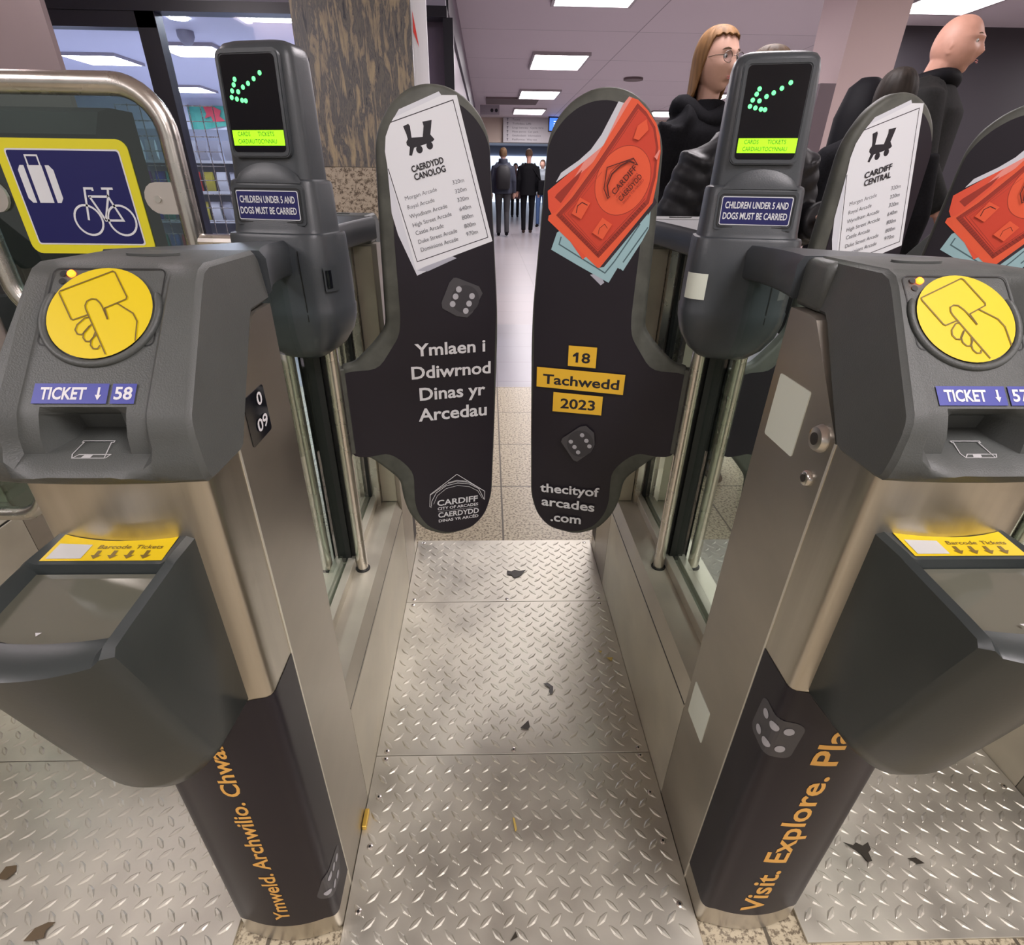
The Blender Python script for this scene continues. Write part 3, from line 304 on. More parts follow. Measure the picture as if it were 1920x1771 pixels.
# shelves of snacks inside the shop
def shelf(x0, x1, y, label):
    t = thing('shelf_rack', label, 'shelf', ((x0+x1)/2, y, 0)); w = (x1-x0)/2
    obj('back_panel', box(B(), -w, w, .32, .36, 0, 1.62), mat('rack_grey', (.3, .32, .4), .5), t)
    for z in (.25, .62, .95, 1.28): obj('shelf_board', box(B(), -w, w, -.05, .32, z-.03, z), mat('rack_board', (.42, .42, .46), .5), t)
    return t
shelf(-4.6, -2.9, 8.0, 'white shop rack of packets left of the left display post'); 
packc = [(.03, .06, .35), (.35, .03, .03), (.3, .3, .36), (.03, .25, .2), (.35, .30, .05), (.16, .05, .2), (.05, .12, .3), (.45, .45, .5)]
pk = {}
for zi, z in enumerate((.25, .62, .95, 1.28)):
    for k in range(11):
        x = -4.5+k*.155+random.uniform(-.01, .01)
        c_ = packc[(k*3+zi*5) % 8] if z < 1.2 else packc[random.choice((2, 6, 7))]
        bm = B(); rings = [[(-.06, -.004, 0), (.06, -.004, 0), (.06, .004, 0), (-.06, .004, 0)], [(-.055, -.03, .06), (.055, -.03, .06), (.055, .03, .06), (-.055, .03, .06)], [(-.055, -.03, .15), (.055, -.03, .15), (.055, .03, .15), (-.055, .03, .15)], [(-.06, -.004, .21), (.06, -.004, .21), (.06, .004, .21), (-.06, .004, .21)]]
        loft(bm, rings); o = obj('snack_packet', bm, mat('packet_%d' % packc.index(c_), c_, .3), None, smooth=50, loc=(x, 8.02+random.uniform(0, .05), z)); o.rotation_euler[2] = random.uniform(-.3, .3)
        tag(o, 'small shiny snack packet standing on the shop rack', 'snack packet', 'snack packets on the shop rack')
# wire-mesh stand reflected/seen through the glass barrier
t = thing('wire_rack', 'tall wire mesh display stand behind the shop window', 'display stand', (-2.75, 5.6, -.0))
bm = B()
for k in range(9): tube(bm, [(-.4+k*.1, 0, .0), (-.4+k*.1, 0, 1.62)], .004, 5)
for k in range(14): tube(bm, [(-.4, 0, .22+k*.107), (.4, 0, .22+k*.107)], .004, 5)
obj('mesh_panel', bm, steel_bright, t)
# left: pinkish metal casing near the top left corner
sbox('wall_metal_casing', -2.6, -1.465, 2.3, 2.325, 0, 2.6, mat('pink_grey_panel', (.50, .40, .42), .28, .45, noise=.05, nscale=3))
t = thing('ticket_machine', 'dark grey machine casing seen through the luggage gate glass', 'machine', (-1.75, 1.95, 0))
dk = mat('machine_dark', (.022, .024, .026), .45)
bm = B(); loft(bm, [[(x, y, z) for y, z in ((-.1, 0), (-.1, 1.20), (-.06, 1.255), (.0, 1.27), (.12, 1.27), (.12, 0))] for x in (-.75, .60)]); obj('casing', bm, dk, t)
bm = B(); box(bm, -.72, -.18, -.112, -.1, .95, 1.17, .004); cp = obj('control_panel', bm, mat('panel_grey', (.09, .10, .10), .3), t)
bm = B(); box(bm, -.16, .05, -.106, -.1, 1.19, 1.225); obj('yellow_strip', bm, cm('signyellow'), t)
# far end of the concourse
cream = mat('cream_wall', (.62, .50, .42), .5)
sbox('wall_bulkhead', -9, 12, 18, 18.2, 2.03, 2.95, cream)
sbox('wall_far', -9, 12, 38, 38.2, 0, 3, mat('far_slate', (.30, .33, .42), .5))
t = thing('illuminated_doorway', 'bright white-blue far exit at the end of the concourse', 'doorway', (1.4, 37.9, 0)); obj('daylight_opening', box(B(), -3.2, 3.2, 0, .05, .0, 2.4), mat('daylight', (.72, .82, 1), .5, emit=1.0), t)
t = thing('roof_light_strip', 'diagonal bright strip of far ceiling lighting beyond the sign', 'light', (3.4, 24, 2.85)); o = obj('diffuser', box(B(), -.5, .5, -6, 6, -.04, 0), mat('strip_light', (.75, .82, 1), .5, emit=1.6), t); o.rotation_euler[2] = -.12
# right hand walls
pinkw = mat('pink_wall', (.60, .46, .46), .5)
sbox('wall_right_pier', 2.55, 2.95, 5.0, 5.5, 0, 2.6, pinkw)
sbox('trim_8', 2.43, 2.55, 5.0, 5.1, 0, 1.76, mat('door_dark', (.14, .10, .12), .4))
sbox('wall_right', 4.3, 12, 7.5, 7.7, 0, 2.6, mat('dim_wall', (.045, .04, .05), .5))
sbox('wall_far_right', 12, 12.1, -8, 42, 0, 3, pinkw)
sbox('wall_far_left', -9.1, -9, -8, 5, 0, 2.7, pinkw)
# overhead sign and screen
t = thing('direction_sign', 'white overhead direction sign with small grey lines above the walking men', 'sign', (1.02, 17.9, 0))
obj('sign_panel', box(B(), -.67, .67, -.05, .02, 2.03, 2.598, .005), mat('sign_white', (.62, .60, .62), .4), t)
bm = B(); F = lambda u, v, h: (u, -.05-h, v)
for k, s in enumerate(('Tacsis', 'Toiledau, Lifft', 'Llogi beiciau  Cycle hire', 'Maes parcio  Car park', 'Gwybodaeth  Information', 'Platfformau  Way out')):
    z = 2.53-k*.09; b3 = B(); text(b3, s, (-.42, z), (-.42+.055*len(s)*.62, z), .04, F, .003); obj('sign_row_lettering', b3, mat('sign_grey', (.16, .15, .18), .5), t)
    flat(bm, [(-.56, z-.01), (-.54, z-.01), (-.54, z+.03), (-.52, z+.03), (-.55, z+.06), (-.58, z+.03), (-.56, z+.03)], F, .003)
obj('arrow_symbols', bm, mat('sign_grey', (.16, .15, .18), .5), t)
t = thing('departure_screen', 'blue lit screen hanging right of the direction sign', 'screen', (1.93, 17.5, 0))
obj('casing', box(B(), -.38, .38, 0, .08, 2.26, 2.6, .01), blackf, t); obj('display', box(B(), -.35, .35, -.004, 0, 2.29, 2.57), mat('screen_blue', (.05, .16, .75), .3, emit=1.2), t)
bm = B(); F = lambda u, v, h: (u, -h, v)
for k in range(5):
    for q in range(4): flat(bm, [(-.24+q*.12, 2.28+k*.05), (-.17+q*.12, 2.28+k*.05), (-.17+q*.12, 2.30+k*.05), (-.24+q*.12, 2.30+k*.05)], F, .008)
obj('screen_rows', bm, mat('screen_white', (.6, .8, 1), .3, emit=1.5), t)
t = thing('eye_panel_sign', 'grey hanging box sign left of the direction sign', 'sign', (-.02, 15.2, 0)); obj('box_panel', box(B(), -.22, .22, 0, .08, 2.42, 2.6), mat('hang_grey', (.4, .36, .4), .4), t)
bm = B(); disc(bm, .05, 2.5, .035, F, .003); disc(bm, .15, 2.5, .035, F, .003); obj('round_symbols', bm, blackf, t)
# ================================================================ TREAD PLATES
def lozenge(bm, cx, cy, ang, L=.0155, Wd=.0056, H=.0020, z=0):
    ca, sa = math.cos(ang), math.sin(ang)
    def P(u, v, h): return bm.verts.new((cx+u*ca-v*sa, cy+u*sa+v*ca, z+h))
    o = [P(L*t, Wd*(1-abs(t)**1.7), 0) for t in (-1, -.6, 0, .6)]+[P(L*t, -Wd*(1-abs(t)**1.7), 0) for t in (1, .6, 0, -.6)]
    r = [P(L*t, Wd*.42*(1-abs(t)**2), H*(1-t*t*.55)) for t in (-.75, 0, .75)]; q = [P(L*t, -Wd*.42*(1-abs(t)**2), H*(1-t*t*.55)) for t in (-.75, 0, .75)]
    F = [(o[0], o[1], r[0]), (o[1], o[2], r[1], r[0]), (o[2], o[3], r[2], r[1]), (o[3], o[4], r[2]), (o[4], o[5], q[2]), (o[5], o[6], q[1], q[2]), (o[6], o[7], q[0], q[1]), (o[7], o[0], q[0]),
         (r[0], r[1], q[1], q[0]), (r[1], r[2], q[2], q[1]), (o[0], r[0], q[0]), (o[4], q[2], r[2])]
    for f in F: bm.faces.new(f[::-1])
def tread_plate(x0, x1, y0, y1, label, screws):
    T = .006; t = thing('tread_plate', label, 'floor plate', ((x0+x1)/2, (y0+y1)/2, 0), 0, 'raised lozenge tread plates under the gates'); ox, oy = (x0+x1)/2, (y0+y1)/2
    bm = B(); g = .0008; box(bm, x0+g-ox, x1-g-ox, y0+g-oy, y1-g-oy, 0, T, .0006, 1)
    for f in (0, 1):
        ax, ay, a = ((.0, .016, -.80), (.02, .036, .76))[f]
        for i in range(math.floor((x0-ax)/.04), math.ceil((x1-ax)/.04)+1):
            for j in range(math.floor((y0-ay)/.04), math.ceil((y1-ay)/.04)+1):
                X, Y = ax+i*.04, ay+j*.04
                if x0+.013 < X < x1-.013 and y0+.013 < Y < y1-.013: lozenge(bm, X-ox, Y-oy, a, z=T-.0001)
    me = bpy.data.meshes.new('checker_sheet'); bm.to_mesh(me); bm.free(); link('checker_sheet', me, galv, t)
    for sx, sy in screws:
        bm = B(); tube(bm, [(0, 0, T-.001), (0, 0, T+.0018), (0, 0, T+.0026)], [.0062, .0056, .003], 14); o = obj('screw', bm, steel_bright, t, loc=(sx-ox, sy-oy, 0))
        bm = B(); tube(bm, [(0, 0, T+.0024), (0, 0, T+.003)], .0022, 6); obj('screw_socket', bm, black, o)
XS = (-.281, .28)
tread_plate(-.303, .303, .39, .75, 'front tread plate in the middle aisle with screws down both edges', [(x, y) for x in XS for y in (.741, .657, .561, .455)])
tread_plate(-.303, .303, .75, 1.254, 'middle tread plate in the central aisle with a dark crescent scrap', [(x, .76) for x in (*XS, 0)]+[(x, 1.24) for x in XS])
tread_plate(-.303, .303, 1.254, 1.578, 'rear tread plate in the central aisle under the paddles', [(x, 1.264) for x in (*XS, 0)]+[(x, 1.56) for x in XS])
tread_plate(.478, 1.06, .395, .75, 'tread plate in the aisle right of gate 57, nearest the camera', [(1.035, y) for y in (.741, .657, .561)]+[(.50, .741)])
tread_plate(.478, 1.06, .75, 1.254, 'tread plate in the aisle right of gate 57, behind the seam', [(1.035, .76), (.50, .76), (1.035, 1.24)])
tread_plate(.478, 1.06, 1.254, 1.578, 'tread plate in the right aisle seen through the glass of gate 57', [(.50, 1.264)])
tread_plate(-1.38, -.478, .395, .75, 'wide tread plate left of gate 58, nearest the camera', [(-.86, .741), (-.5, .741)])
tread_plate(-1.38, -.478, .75, 1.254, 'wide tread plate left of gate 58, behind the seam', [(-.86, .76), (-.5, .76)])
def scrap(name, label, cat, x, y, P, m, z=.0085, rz=0):
    bm = B(); plate(bm, P, lambda u, v, h: (u, v, h), 0, .0008); o = obj(name, bm, m, loc=(x, y, z)); o.rotation_euler[2] = rz; tag(o, label, cat)
wet = mat('wet_leaf', (.035, .03, .022), .35); yl = mat('yellow_leaf', (.55, .40, .10), .5); brn = mat('brown_leaf', (.12, .085, .045), .5)
scrap('leaf_scrap', 'dark torn leaf scrap on the rear central tread plate', 'leaf', .034, 1.385, [(-.03, .015), (-.015, .012), (-.005, .02), (.012, .013), (.032, .02), (.02, 0), (.01, -.014), (-.008, -.022), (-.016, -.006), (-.03, -.004)], wet)
scrap('leaf_scrap', 'dark crescent leaf scrap right of centre on the central tread plate', 'leaf', .094, .925, [(-.012, .016), (0, .018), (.012, .006), (.010, -.012), (.004, -.018), (0, -.008), (.004, .002)], wet)
scrap('leaf_scrap', 'dark triangular leaf scrap near the seam of the central plate', 'leaf', .03, .82, [(-.012, -.006), (.004, -.010), (.010, -.004), (.008, .014)], wet)
scrap('leaf_scrap', 'dark jagged leaf stuck on the plate right of gate 57', 'leaf', .655, .535, [(-.028, .016), (-.012, .010), (-.004, .015), (.006, .009), (.020, .015), (.018, .002), (.010, -.003), (.008, -.018), (-.001, -.020), (-.005, -.006), (-.014, .003)], wet)
scrap('leaf_scrap', 'small dark leaf sliver right of the jagged leaf', 'leaf', .745, .514, [(-.012, .006), (.004, .007), (.014, -.003), (0, -.004)], wet)
scrap('leaf_scrap', 'brown leaf at the bottom left edge of the photo', 'leaf', -.805, .437, [(-.018, -.014), (-.012, .004), (.004, .012), (.016, .012), (.008, .0), (.012, -.010), (-.004, -.014)], brn)
scrap('leaf_scrap', 'brown leaf at the left edge above the lowest one', 'leaf', -.925, .53, [(-.014, -.012), (-.012, .008), (.006, .010), (.012, .0), (.004, -.014)], brn)
scrap('leaf_scrap', 'thin brown leaf left of the barcode scanner of gate 58', 'leaf', -.94, .83, [(-.03, -.01), (-.01, .008), (.03, .014), (.01, -.004)], brn)
scrap('leaf_scrap', 'small yellow leaf fragment at right of the central plate', 'leaf', .267, 1.02, [(-.009, .005), (.009, .006), (.002, -.007)], yl)
scrap('leaf_scrap', 'tiny yellow leaf fragment above the larger yellow one', 'leaf', .245, 1.046, [(-.005, .003), (.006, .003), (.001, -.004)], yl)
scrap('leaf_scrap', 'narrow yellow leaf fragment on the front central plate', 'leaf', -.004, .596, [(-.004, .014), (.0, .012), (.004, -.01), (.0, -.014)], yl)
scrap('leaf_scrap', 'dark leaf bit at the bottom edge of the front central plate', 'leaf', -.014, .412, [(-.006, -.006), (.004, .008), (.007, 0)], wet)
t = thing('brass_clip', 'small gold coloured clip wedged at the foot of gate 58', 'clip', (-.295, .61, .006)); obj('clip_body', box(B(), -.007, .002, -.018, .018, 0, .012, .0015), mat('brass', (.75, .5, .10), .3, .8), t)

# ================================================================ TICKET GATE CABINETS (local x = 0 on the cabinet axis)
def offs(P, d):
    n = len(P); out = []; A = sum(P[i-1][0]*P[i][1]-P[i][0]*P[i-1][1] for i in range(n))
    s = 1 if A > 0 else -1
    for i in range(n):
        a, b, c = Vector(P[i-1]), Vector(P[i]), Vector(P[(i+1) % n]); t = ((b-a).normalized()+(c-b).normalized())
        t = t.normalized() if t.length > 1e-6 else (c-b).normalized(); out.append((b.x-t.y*d*s, b.y+t.x*d*s))
    return out
# plan of the front casing: left seam -> front curve -> right seam
FP0 = []
CW = .0815
for (x, y) in [(-.087, .4985), (-.087, .47), (-.087, .45), (-.087, .441)]+[(-.087+.012*(1-math.cos(a)), .441-.012*math.sin(a)) for a in (.4, .8, 1.2)]: FP0.append((x, y))
for k in range(1, 16): x = -.075+.15*k/16; FP0.append((x, .4170+.0135*(abs(x)/.075)**2))
FP = FP0+[(-x, y) for x, y in reversed(FP0[:7])]
FP = [(x*CW/.087, y) for x, y in FP]
DX = [0.]
cum = [0]
for i in range(1, len(FP)): cum.append(cum[-1]+math.dist(FP[i-1], FP[i]))
HALF = cum[-1]/2
def wrapF(s, z, h):
    d = min(max(s+HALF, 0), cum[-1]-1e-6); i = max(k for k in range(len(cum)) if cum[k] <= d); i = min(i, len(FP)-2)
    t = (d-cum[i])/(cum[i+1]-cum[i]); a, b = Vector(FP[i]), Vector(FP[i+1]); p = a.lerp(b, t); tt = (b-a).normalized()
    return (p.x+DX[0]+tt.y*h, p.y-tt.x*h, z)
SIDE = HALF-(.4985-.441)
def s_side(y): return SIDE+(y-.441)
def head_prof(kind, x):
    bul = .008*(1-(x/.096)**2)
    R = [(.660, .980), (.660, 1.022), (.652, 1.032)]
    if kind == 'slab': R += [(.540, 1.033), (.527, 1.029), (.517, 1.021)]
    else: R += [(.546, 1.0325), (.538, 1.0275), (.526, 1.0165)]
    lerp = lambda a, b, t: (a[0]+(b[0]-a[0])*t, a[1]+(b[1]-a[1])*t)
    a, b = ((.517, 1.021), (.432, .937)) if kind == 'slab' else ((.526, 1.0165), (.441, .932))
    R += [lerp(a, b, t) for t in (.25, .5, .75, 1)]
    if kind == 'slab': F = [(.427, .932), (.423, .925), (.420, .914), (.419, .904), (.418, .894), (.418, .884)]
    elif kind == 'panel': F = [(.437, .927), (.433, .919), (.429, .910), (.427, .895), (.416, .8885), (.411, .883)]
    else: F = [(.446, .926), (.466, .916), (.470, .902), (.452, .899), (.419, .8885), (.414, .883)]
    F = [(y-bul*(1 if k > 3 else 0), z) for k, (y, z) in enumerate(F)]
    return R+F+[(.419-bul, .875), (.424-bul*.8, .8705), (.436, .869), (.486, .868), (.496, .871), (.594, .969), (.604, .977)]
def smoothobj(o, lv=1):
    m = o.modifiers.new('round', 'BEVEL'); m.width = .002; m.segments = 2; m.limit_method = 'ANGLE'; m.angle_limit = math.radians(35); return o
def panelF(u, v, h): q = .70711; return (u, .503+v*q-h*q, .994+v*q+h*q)
FOUR = {}
def make_cabinet(cx, label, number, words, wrapd):
    t = thing('ticket_gate', label, 'ticket gate', (cx, 0, 0), 0, 'ticket gate cabinets'); P = {}
    # columns
    DX[0] = .0055 if cx < 0 else -.0055
    bm = B(); pl = [(x+DX[0], y) for x, y in FP]; z0, z1 = .004, .872
    loft(bm, [[(x, y, z0) for x, y in pl], [(x, y, z1) for x, y in pl]]); P['fc'] = obj('front_casing', bm, steel, t, smooth=30)
    bm = B(); q_ = [(.5005, .002), (.5005, .8722), (.597, .9735), (.610, .9765), (.655, .9765), (.655, .002)]; loft(bm, [[(-CW+DX[0], y, z) for y, z in q_], [(CW+DX[0], y, z) for y, z in q_]]); P['sc'] = obj('side_casing', bm, steel_side, t)
    for sx in (-1, 1):
        bm = B(); xx = DX[0]+sx*CW; box(bm, min(xx, xx+sx*.0007), max(xx, xx+sx*.0007), .4975, .5012, .004, .871); obj('edge_strip', bm, mat('bright_edge', (.75, .72, .62), .35, .6), P['sc'])
    # vinyl wrap
    bm = B(); ss = [-HALF+2*HALF*k/60 for k in range(61)]
    R = [[wrapF(s, z, .0007) for s in ss] for z in (.056, .584)]
    a = [bm.verts.new(p) for p in R[0]]; b = [bm.verts.new(p) for p in R[1]]
    for k in range(60): bm.faces.new((a[k], a[k+1], b[k+1], b[k]))
    wr = obj('vinyl_wrap', bm, darkp, t, smooth=40)
    if words:
        w, z0, z1, sb, cap = words; bm = B(); curved(bm, lambda b, F: text(b, w, (sb, z0), (sb, z1), cap, F, 0, bold=.018), lambda u, v: wrapF(u, v, .0011), [-.08+.004*i for i in range(41)])
        obj('lettering', bm, cm('gold'), wr)
    if wrapd:
        sc, zc, rot, sz = wrapd; rr = lambda u, v: (sc+u*math.cos(rot)-v*math.sin(rot), zc+u*math.sin(rot)+v*math.cos(rot))
        bm = B(); pts = [rr(*q) for q in rrect(-sz, sz, -sz, sz, sz*.35, 6)]; curved(bm, lambda b, F: flat(b, pts, F, 0), lambda u, v: wrapF(u, v, .0012), [-.14+.004*i for i in range(71)]); dd = obj('printed_die', bm, cm('dice'), wr)
        bm = B(); 
        for u in (-.5, .5):
            for v in (-.52, 0, .52): c_ = rr(u*sz, v*sz); curved(bm, lambda b, F: disc(b, c_[0], c_[1], sz*.19, F, 0, 16), lambda u, v: wrapF(u, v, .0018), [-.14+.004*i for i in range(71)])
        obj('printed_pips', bm, cm('pip'), wr)
    # reader head
    st = [(-.0965, 'in'), (-.0925, 'slab'), (-.066, 'slab'), (-.058, 'panel'), (-.040, 'panel'), (-.029, 'rec'), (-.015, 'rec'), (0, 'rec'), (.014, 'rec'), (.022, 'rec'), (.032, 'panel'), (.048, 'panel'), (.056, 'slab'), (.0925, 'slab'), (.0965, 'in')]
    bm = B(); R = []
    for x, k in st:
        pr = head_prof('slab' if k == 'in' else k, x)
        if k == 'in': pr = offs(pr, .004) if abs(sum(offs(pr, .004)[3][1:]) ) and offs(pr, .004)[2][1] < pr[2][1] else offs(pr, -.004)
        R.append([(x, y, z) for y, z in pr])
    def sidex(x, z):
        if abs(x) < .085: return x
        f = min(1, max(0, (z-.875)/.15))
        return (x+.0200*f+.006) if x < 0 else (x-.0135*f-.001)
    R = [[(sidex(x, z), y, z) for x, y, z in r] for r in R]
    # corner rounding stations
    def between(p, q, f, dx): return [(q[i][0]+dx, p[i][1]*(1-f)+q[i][1]*f, p[i][2]*(1-f)+q[i][2]*f) for i in range(len(p))]
    R.insert(1, between(R[0], R[1], .6, -.0012)); R.insert(-1, between(R[-1], R[-2], .6, .0012))
    loft(bm, R); hd = obj('reader_head', bm, plastic, t, smooth=42); P['hd'] = hd
    bm = B(); box(bm, -.080, .080, .612, .668, .977, 1.030, .008); obj('rear_cap', bm, plastic, hd, smooth=50)
    bm = B(); plate(bm, [(u*.026+.002, v*.012) for u, v in arc((0, 0), 1, 0, 2*math.pi, 24)[:-1]], lambda u, v, h: (u, .60+v, 1.0325+h), 0, .002); obj('top_button', bm, plastic, hd, smooth=40)
    bm = B(); disc(bm, -.0045, .0015, .0452, panelF, .0022, 48); o = obj('card_reader_disc', bm, cm('discyellow'), hd)
    bm = B(); tube(bm, [panelF(-.0045+.0495*math.cos(a), .0015+.0495*math.sin(a), .0002) for a in [math.pi*(.86+1.28*k/40) for k in range(41)]], [.0012]+[.0034]*39+[.0012], 10); obj('disc_rim', bm, plastic, hd, smooth=60)
    bm = B()
    for k, w in (('card', .0011), ('card2', .0011), ('thumb', .0011), ('f1', .0011), ('f2', .0011), ('f3', .0011), ('wrist', .0011), ('tick', .0015)): ribbon(bm, HAND[k], w, panelF, .0029)
    obj('hand_and_card_symbol', bm, cm('brown'), hd)
    bm = B(); ribbon(bm, rrect(-.054, .045, .015-.045, .0475, .006), .0012, panelF, .0002, True); obj('panel_groove', bm, black, hd)
    o1 = (-.042, .0435); bm = B(); tube(bm, [panelF(-.038, .042, -.001), panelF(-.038, .042, .0012), panelF(-.038, .042, .002)], [.0035, .0035, .002], 12)
    obj('indicator_light', bm, mat('amber_led', (1, .16, .01), .4, emit=3.5), hd)
    bm = B()
    for q in ((-.045, .042), (-.0445, .034)): disc(bm, q[0], q[1], .003, panelF, .0006, 12)
    obj('unlit_indicator', bm, black, hd)
    # ticket labels
    bm = B(); lab = lambda u, v, h: panelF(u, v, h)
    flat(bm, [(-.047, -.085), (.015, -.085), (.015, -.0665), (-.047, -.0665)], panelF, .0010); l1 = obj('ticket_label', bm, cm('blue'), hd)
    bm = B(); text(bm, 'TICKET', (-.041, -.081), (-.003, -.081), .0105, panelF, .0013, bold=.03)
    flat(bm, [(.0063, -.070), (.0083, -.070), (.0083, -.077), (.0100, -.077), (.0073, -.082), (.0046, -.077), (.0063, -.077)], panelF, .0013); obj('ticket_lettering', bm, cm('white'), hd)
    bm = B(); flat(bm, [(.018, -.085), (.038, -.085), (.038, -.0665), (.018, -.0665)], panelF, .0010); obj('number_label', bm, cm('blue'), hd)
    if number: bm = B(); text(bm, number, (.0205, -.081), (.0355, -.081), .0110, panelF, .0013, bold=.025); obj('gate_number', bm, cm('white'), hd)
    slotF = lambda u, v, h: (u, .4520+v*.96-h*.3, .8995+v*.30+h)   # lip surface
    bm = B(); tr = [(-.019, -.006), (.008, -.006), (.008, -.008), (.006, -.008), (.009, -.028), (-.018, -.028), (-.020, -.023), (-.0175, -.008), (-.019, -.008)]
    ribbon(bm, tr, .0009, slotF, .0012, True); ribbon(bm, [(-.018, -.028), (-.014, -.0235), (.0125, -.0235), (.010, -.028)], .0009, slotF, .0012)
    flat(bm, [(-.009, -.0235), (-.002, -.0235), (-.003, -.028), (-.011, -.028)], slotF, .0012)
    obj('ticket_slot_symbol', bm, cm('iconwhite'), hd)
    # barcode scanner
    bm = B(); R = []; N = 22
    for k in range(N+1):
        x = -.068+.130*k/N; e = (x+.003)/.065; bl = 1-e*e; edge = min(x+.068, .062-x); rim = edge < .0095; c = .004*max(0, 1-edge/.004)
        top = [(.436, .806-c), (.430, .8125-c)]
        if rim: top += [(.390, .8125-c), (.386, .8120-c), (.384, .8115-c), (.315, .8065-c), (.311-.012*bl, .8060-c), (.296-.018*bl, .8045-c), (.288-.018*bl+c, .799-c)]
        else: top += [(.390, .8095), (.3865, .8085), (.3850, .797), (.318-.010*bl, .789), (.314-.010*bl, .7965), (.297-.018*bl, .7985), (.288-.018*bl, .794)]
        fr = [(.306-.020*bl+c, .735-.004*bl), (.326-.020*bl+c, .665-.012*bl), (.343-.018*bl+c, .612-.03*bl), (.352-.012*bl+c, .598-.040*bl+c), (.365-.006*bl, .593-.045*bl+c), (.425, .583-.03*bl+c), (.436, .590-.02*bl+c)]
        R.append([(x, y, z) for y, z in top+fr])
    loft(bm, R); sc = obj('barcode_scanner', bm, plastic_s, t, smooth=38); P['sn'] = sc
    bm = B(); flat(bm, [(-.058, .3840), (-.058, .3175), (-.03, .3105), (0, .3085), (.03, .3115), (.052, .3175), (.052, .3840)], lambda u, v, h: (u, v, .7915+(v-.315)*.115+h), 0)
    obj('scan_window', bm, glassdark, sc)
    topF = lambda u, v, h: (u, v, .8093+(v-.39)*.085+h)
    bm = B(); yb = lambda x: .4285-.0120*(1-(x/.06)**2)
    flat(bm, [(-.055, .390), (.050, .390), (.050, yb(.05))]+[(x, yb(x)) for x in (.03, .015, 0, -.015, -.03, -.045)]+[(-.055, yb(-.055))], topF, .0006); obj('yellow_label', bm, cm('labelyellow'), sc)
    bm = B(); text(bm, 'Barcode', (-.014, .4055), (.015, .4055), .0050, topF, .0010, bold=.01, slant=.1); text(bm, 'Tickets', (.019, .4055), (.043, .4055), .0050, topF, .0010, bold=.01, slant=.1)
    for k in range(4): x = -.010+k*.0143; flat(bm, [(x-.0018, .4030), (x+.0018, .4030), (x+.0018, .3970), (x+.0048, .3970), (x, .3920), (x-.0048, .3970), (x-.0018, .3970)], topF, .0010)
    obj('label_lettering', bm, cm('brown'), sc)
    bm = B(); flat(bm, [(-.051, .3925), (-.021, .3925), (-.021, .411), (-.051, .413)], topF, .0010); obj('label_patch', bm, mat('label_patch_grey', (.52, .52, .50), .5), sc)
    bm = B(); flat(bm, [(-.013, .3175), (-.008, .3175), (-.0105, .3140)], lambda u, v, h: (u, v, .7935+(v-.315)*.115+h), .0014); obj('window_arrow', bm, cm('iconwhite'), sc)
    # support horn to the display post
    bm = B(); R = []
    for k in range(9):
        f = k/8; y = .66+.325*f; w = .074*(1-f)**1.6+.016; zt = 1.031-.018*f; zb = .985-.024*f
        R.append([(-w, y, zb+.004), (-w, y, zt-.008), (-w+.006, y, zt), (w-.006, y, zt), (w, y, zt-.008), (w, y, zb+.004), (w-.004, y, zb), (-w+.004, y, zb)])
    loft(bm, R); P['horn'] = obj('support_arm', bm, pylon_m, t, smooth=50)
    # base and glazing
    bm = B(); pf = [(.087, .002), (.087, .270), (.0855, .273), (.0855, .277), (.087, .280), (.074, .312), (-.074, .312), (-.087, .280), (-.0855, .277), (-.0855, .273), (-.087, .270), (-.087, .002)]
    loft(bm, [[(x, .657, z) for x, z in pf], [(x, 1.333, z) for x, z in pf]]); P['base'] = obj('base_plinth', bm, satin, t)
    bm = B(); box(bm, -.0860, -.0800, .66, 1.33, .2725, .2775); box(bm, .0800, .0860, .66, 1.33, .2725, .2775); obj('plinth_seam', bm, black, P['base'])
    bm = B(); box(bm, -.024, -.007, .657, 1.333, .312, .336, .001, 1); box(bm, .007, .024, .657, 1.333, .312, .336, .001, 1); box(bm, -.007, .007, .657, 1.333, .312, .324); obj('glazing_channel', bm, satin, t)
    bm = B(); box(bm, -.0755, -.036, 1.3305, 1.3345, .314, .972); box(bm, .036, .0755, 1.3305, 1.3345, .314, .972); obj('inner_end_panel', bm, mat('pale_end_panel', (.52, .48, .37), .5, .25, noise=.05, nscale=20), t)
    for y0, y1 in ((.665, 1.025), (1.10, 1.325)): obj('glass_pane', box(B(), -.005, .005, y0, y1, .324, .965), clearglass, t)
    bm = B(); box(bm, -.020, .020, .655, .664, .336, .97); obj('glazing_channel', bm, steel, t)
    bm = B(); box(bm, -.020, .020, 1.326, 1.335, .336, .97); box(bm, -.034, -.020, 1.31, 1.335, .312, .985); box(bm, .020, .034, 1.31, 1.335, .312, .985); obj('glazing_channel', bm, steel_bright, t)
    bm = B(); box(bm, -.009, .009, 1.316, 1.327, .336, .97); obj('gasket', bm, black, t)
    bm = B(); box(bm, -.027, .027, 1.040, 1.100, .314, .87, .004, 1); box(bm, -.015, .015, 1.032, 1.041, .314, .87); box(bm, -.0265, -.0245, 1.034, 1.041, .314, .87); box(bm, .0245, .0265, 1.034, 1.041, .314, .87); obj('pivot_post', bm, black, t)
    for sx in (-.041, .041):
        for sy in (1.023,):
            bm = B(); tube(bm, [(sx, sy, .311), (sx, sy, .90)], .0125, 20); o = obj('steel_pole', bm, steel_bright, t, smooth=50)
            bm = B(); tube(bm, [(sx, sy, .312), (sx, sy, .3145)], .0165, 20); obj('pole_collar', bm, black, o)
    # display post
    RZ = -.24; ca, sa = math.cos(RZ), math.sin(RZ)
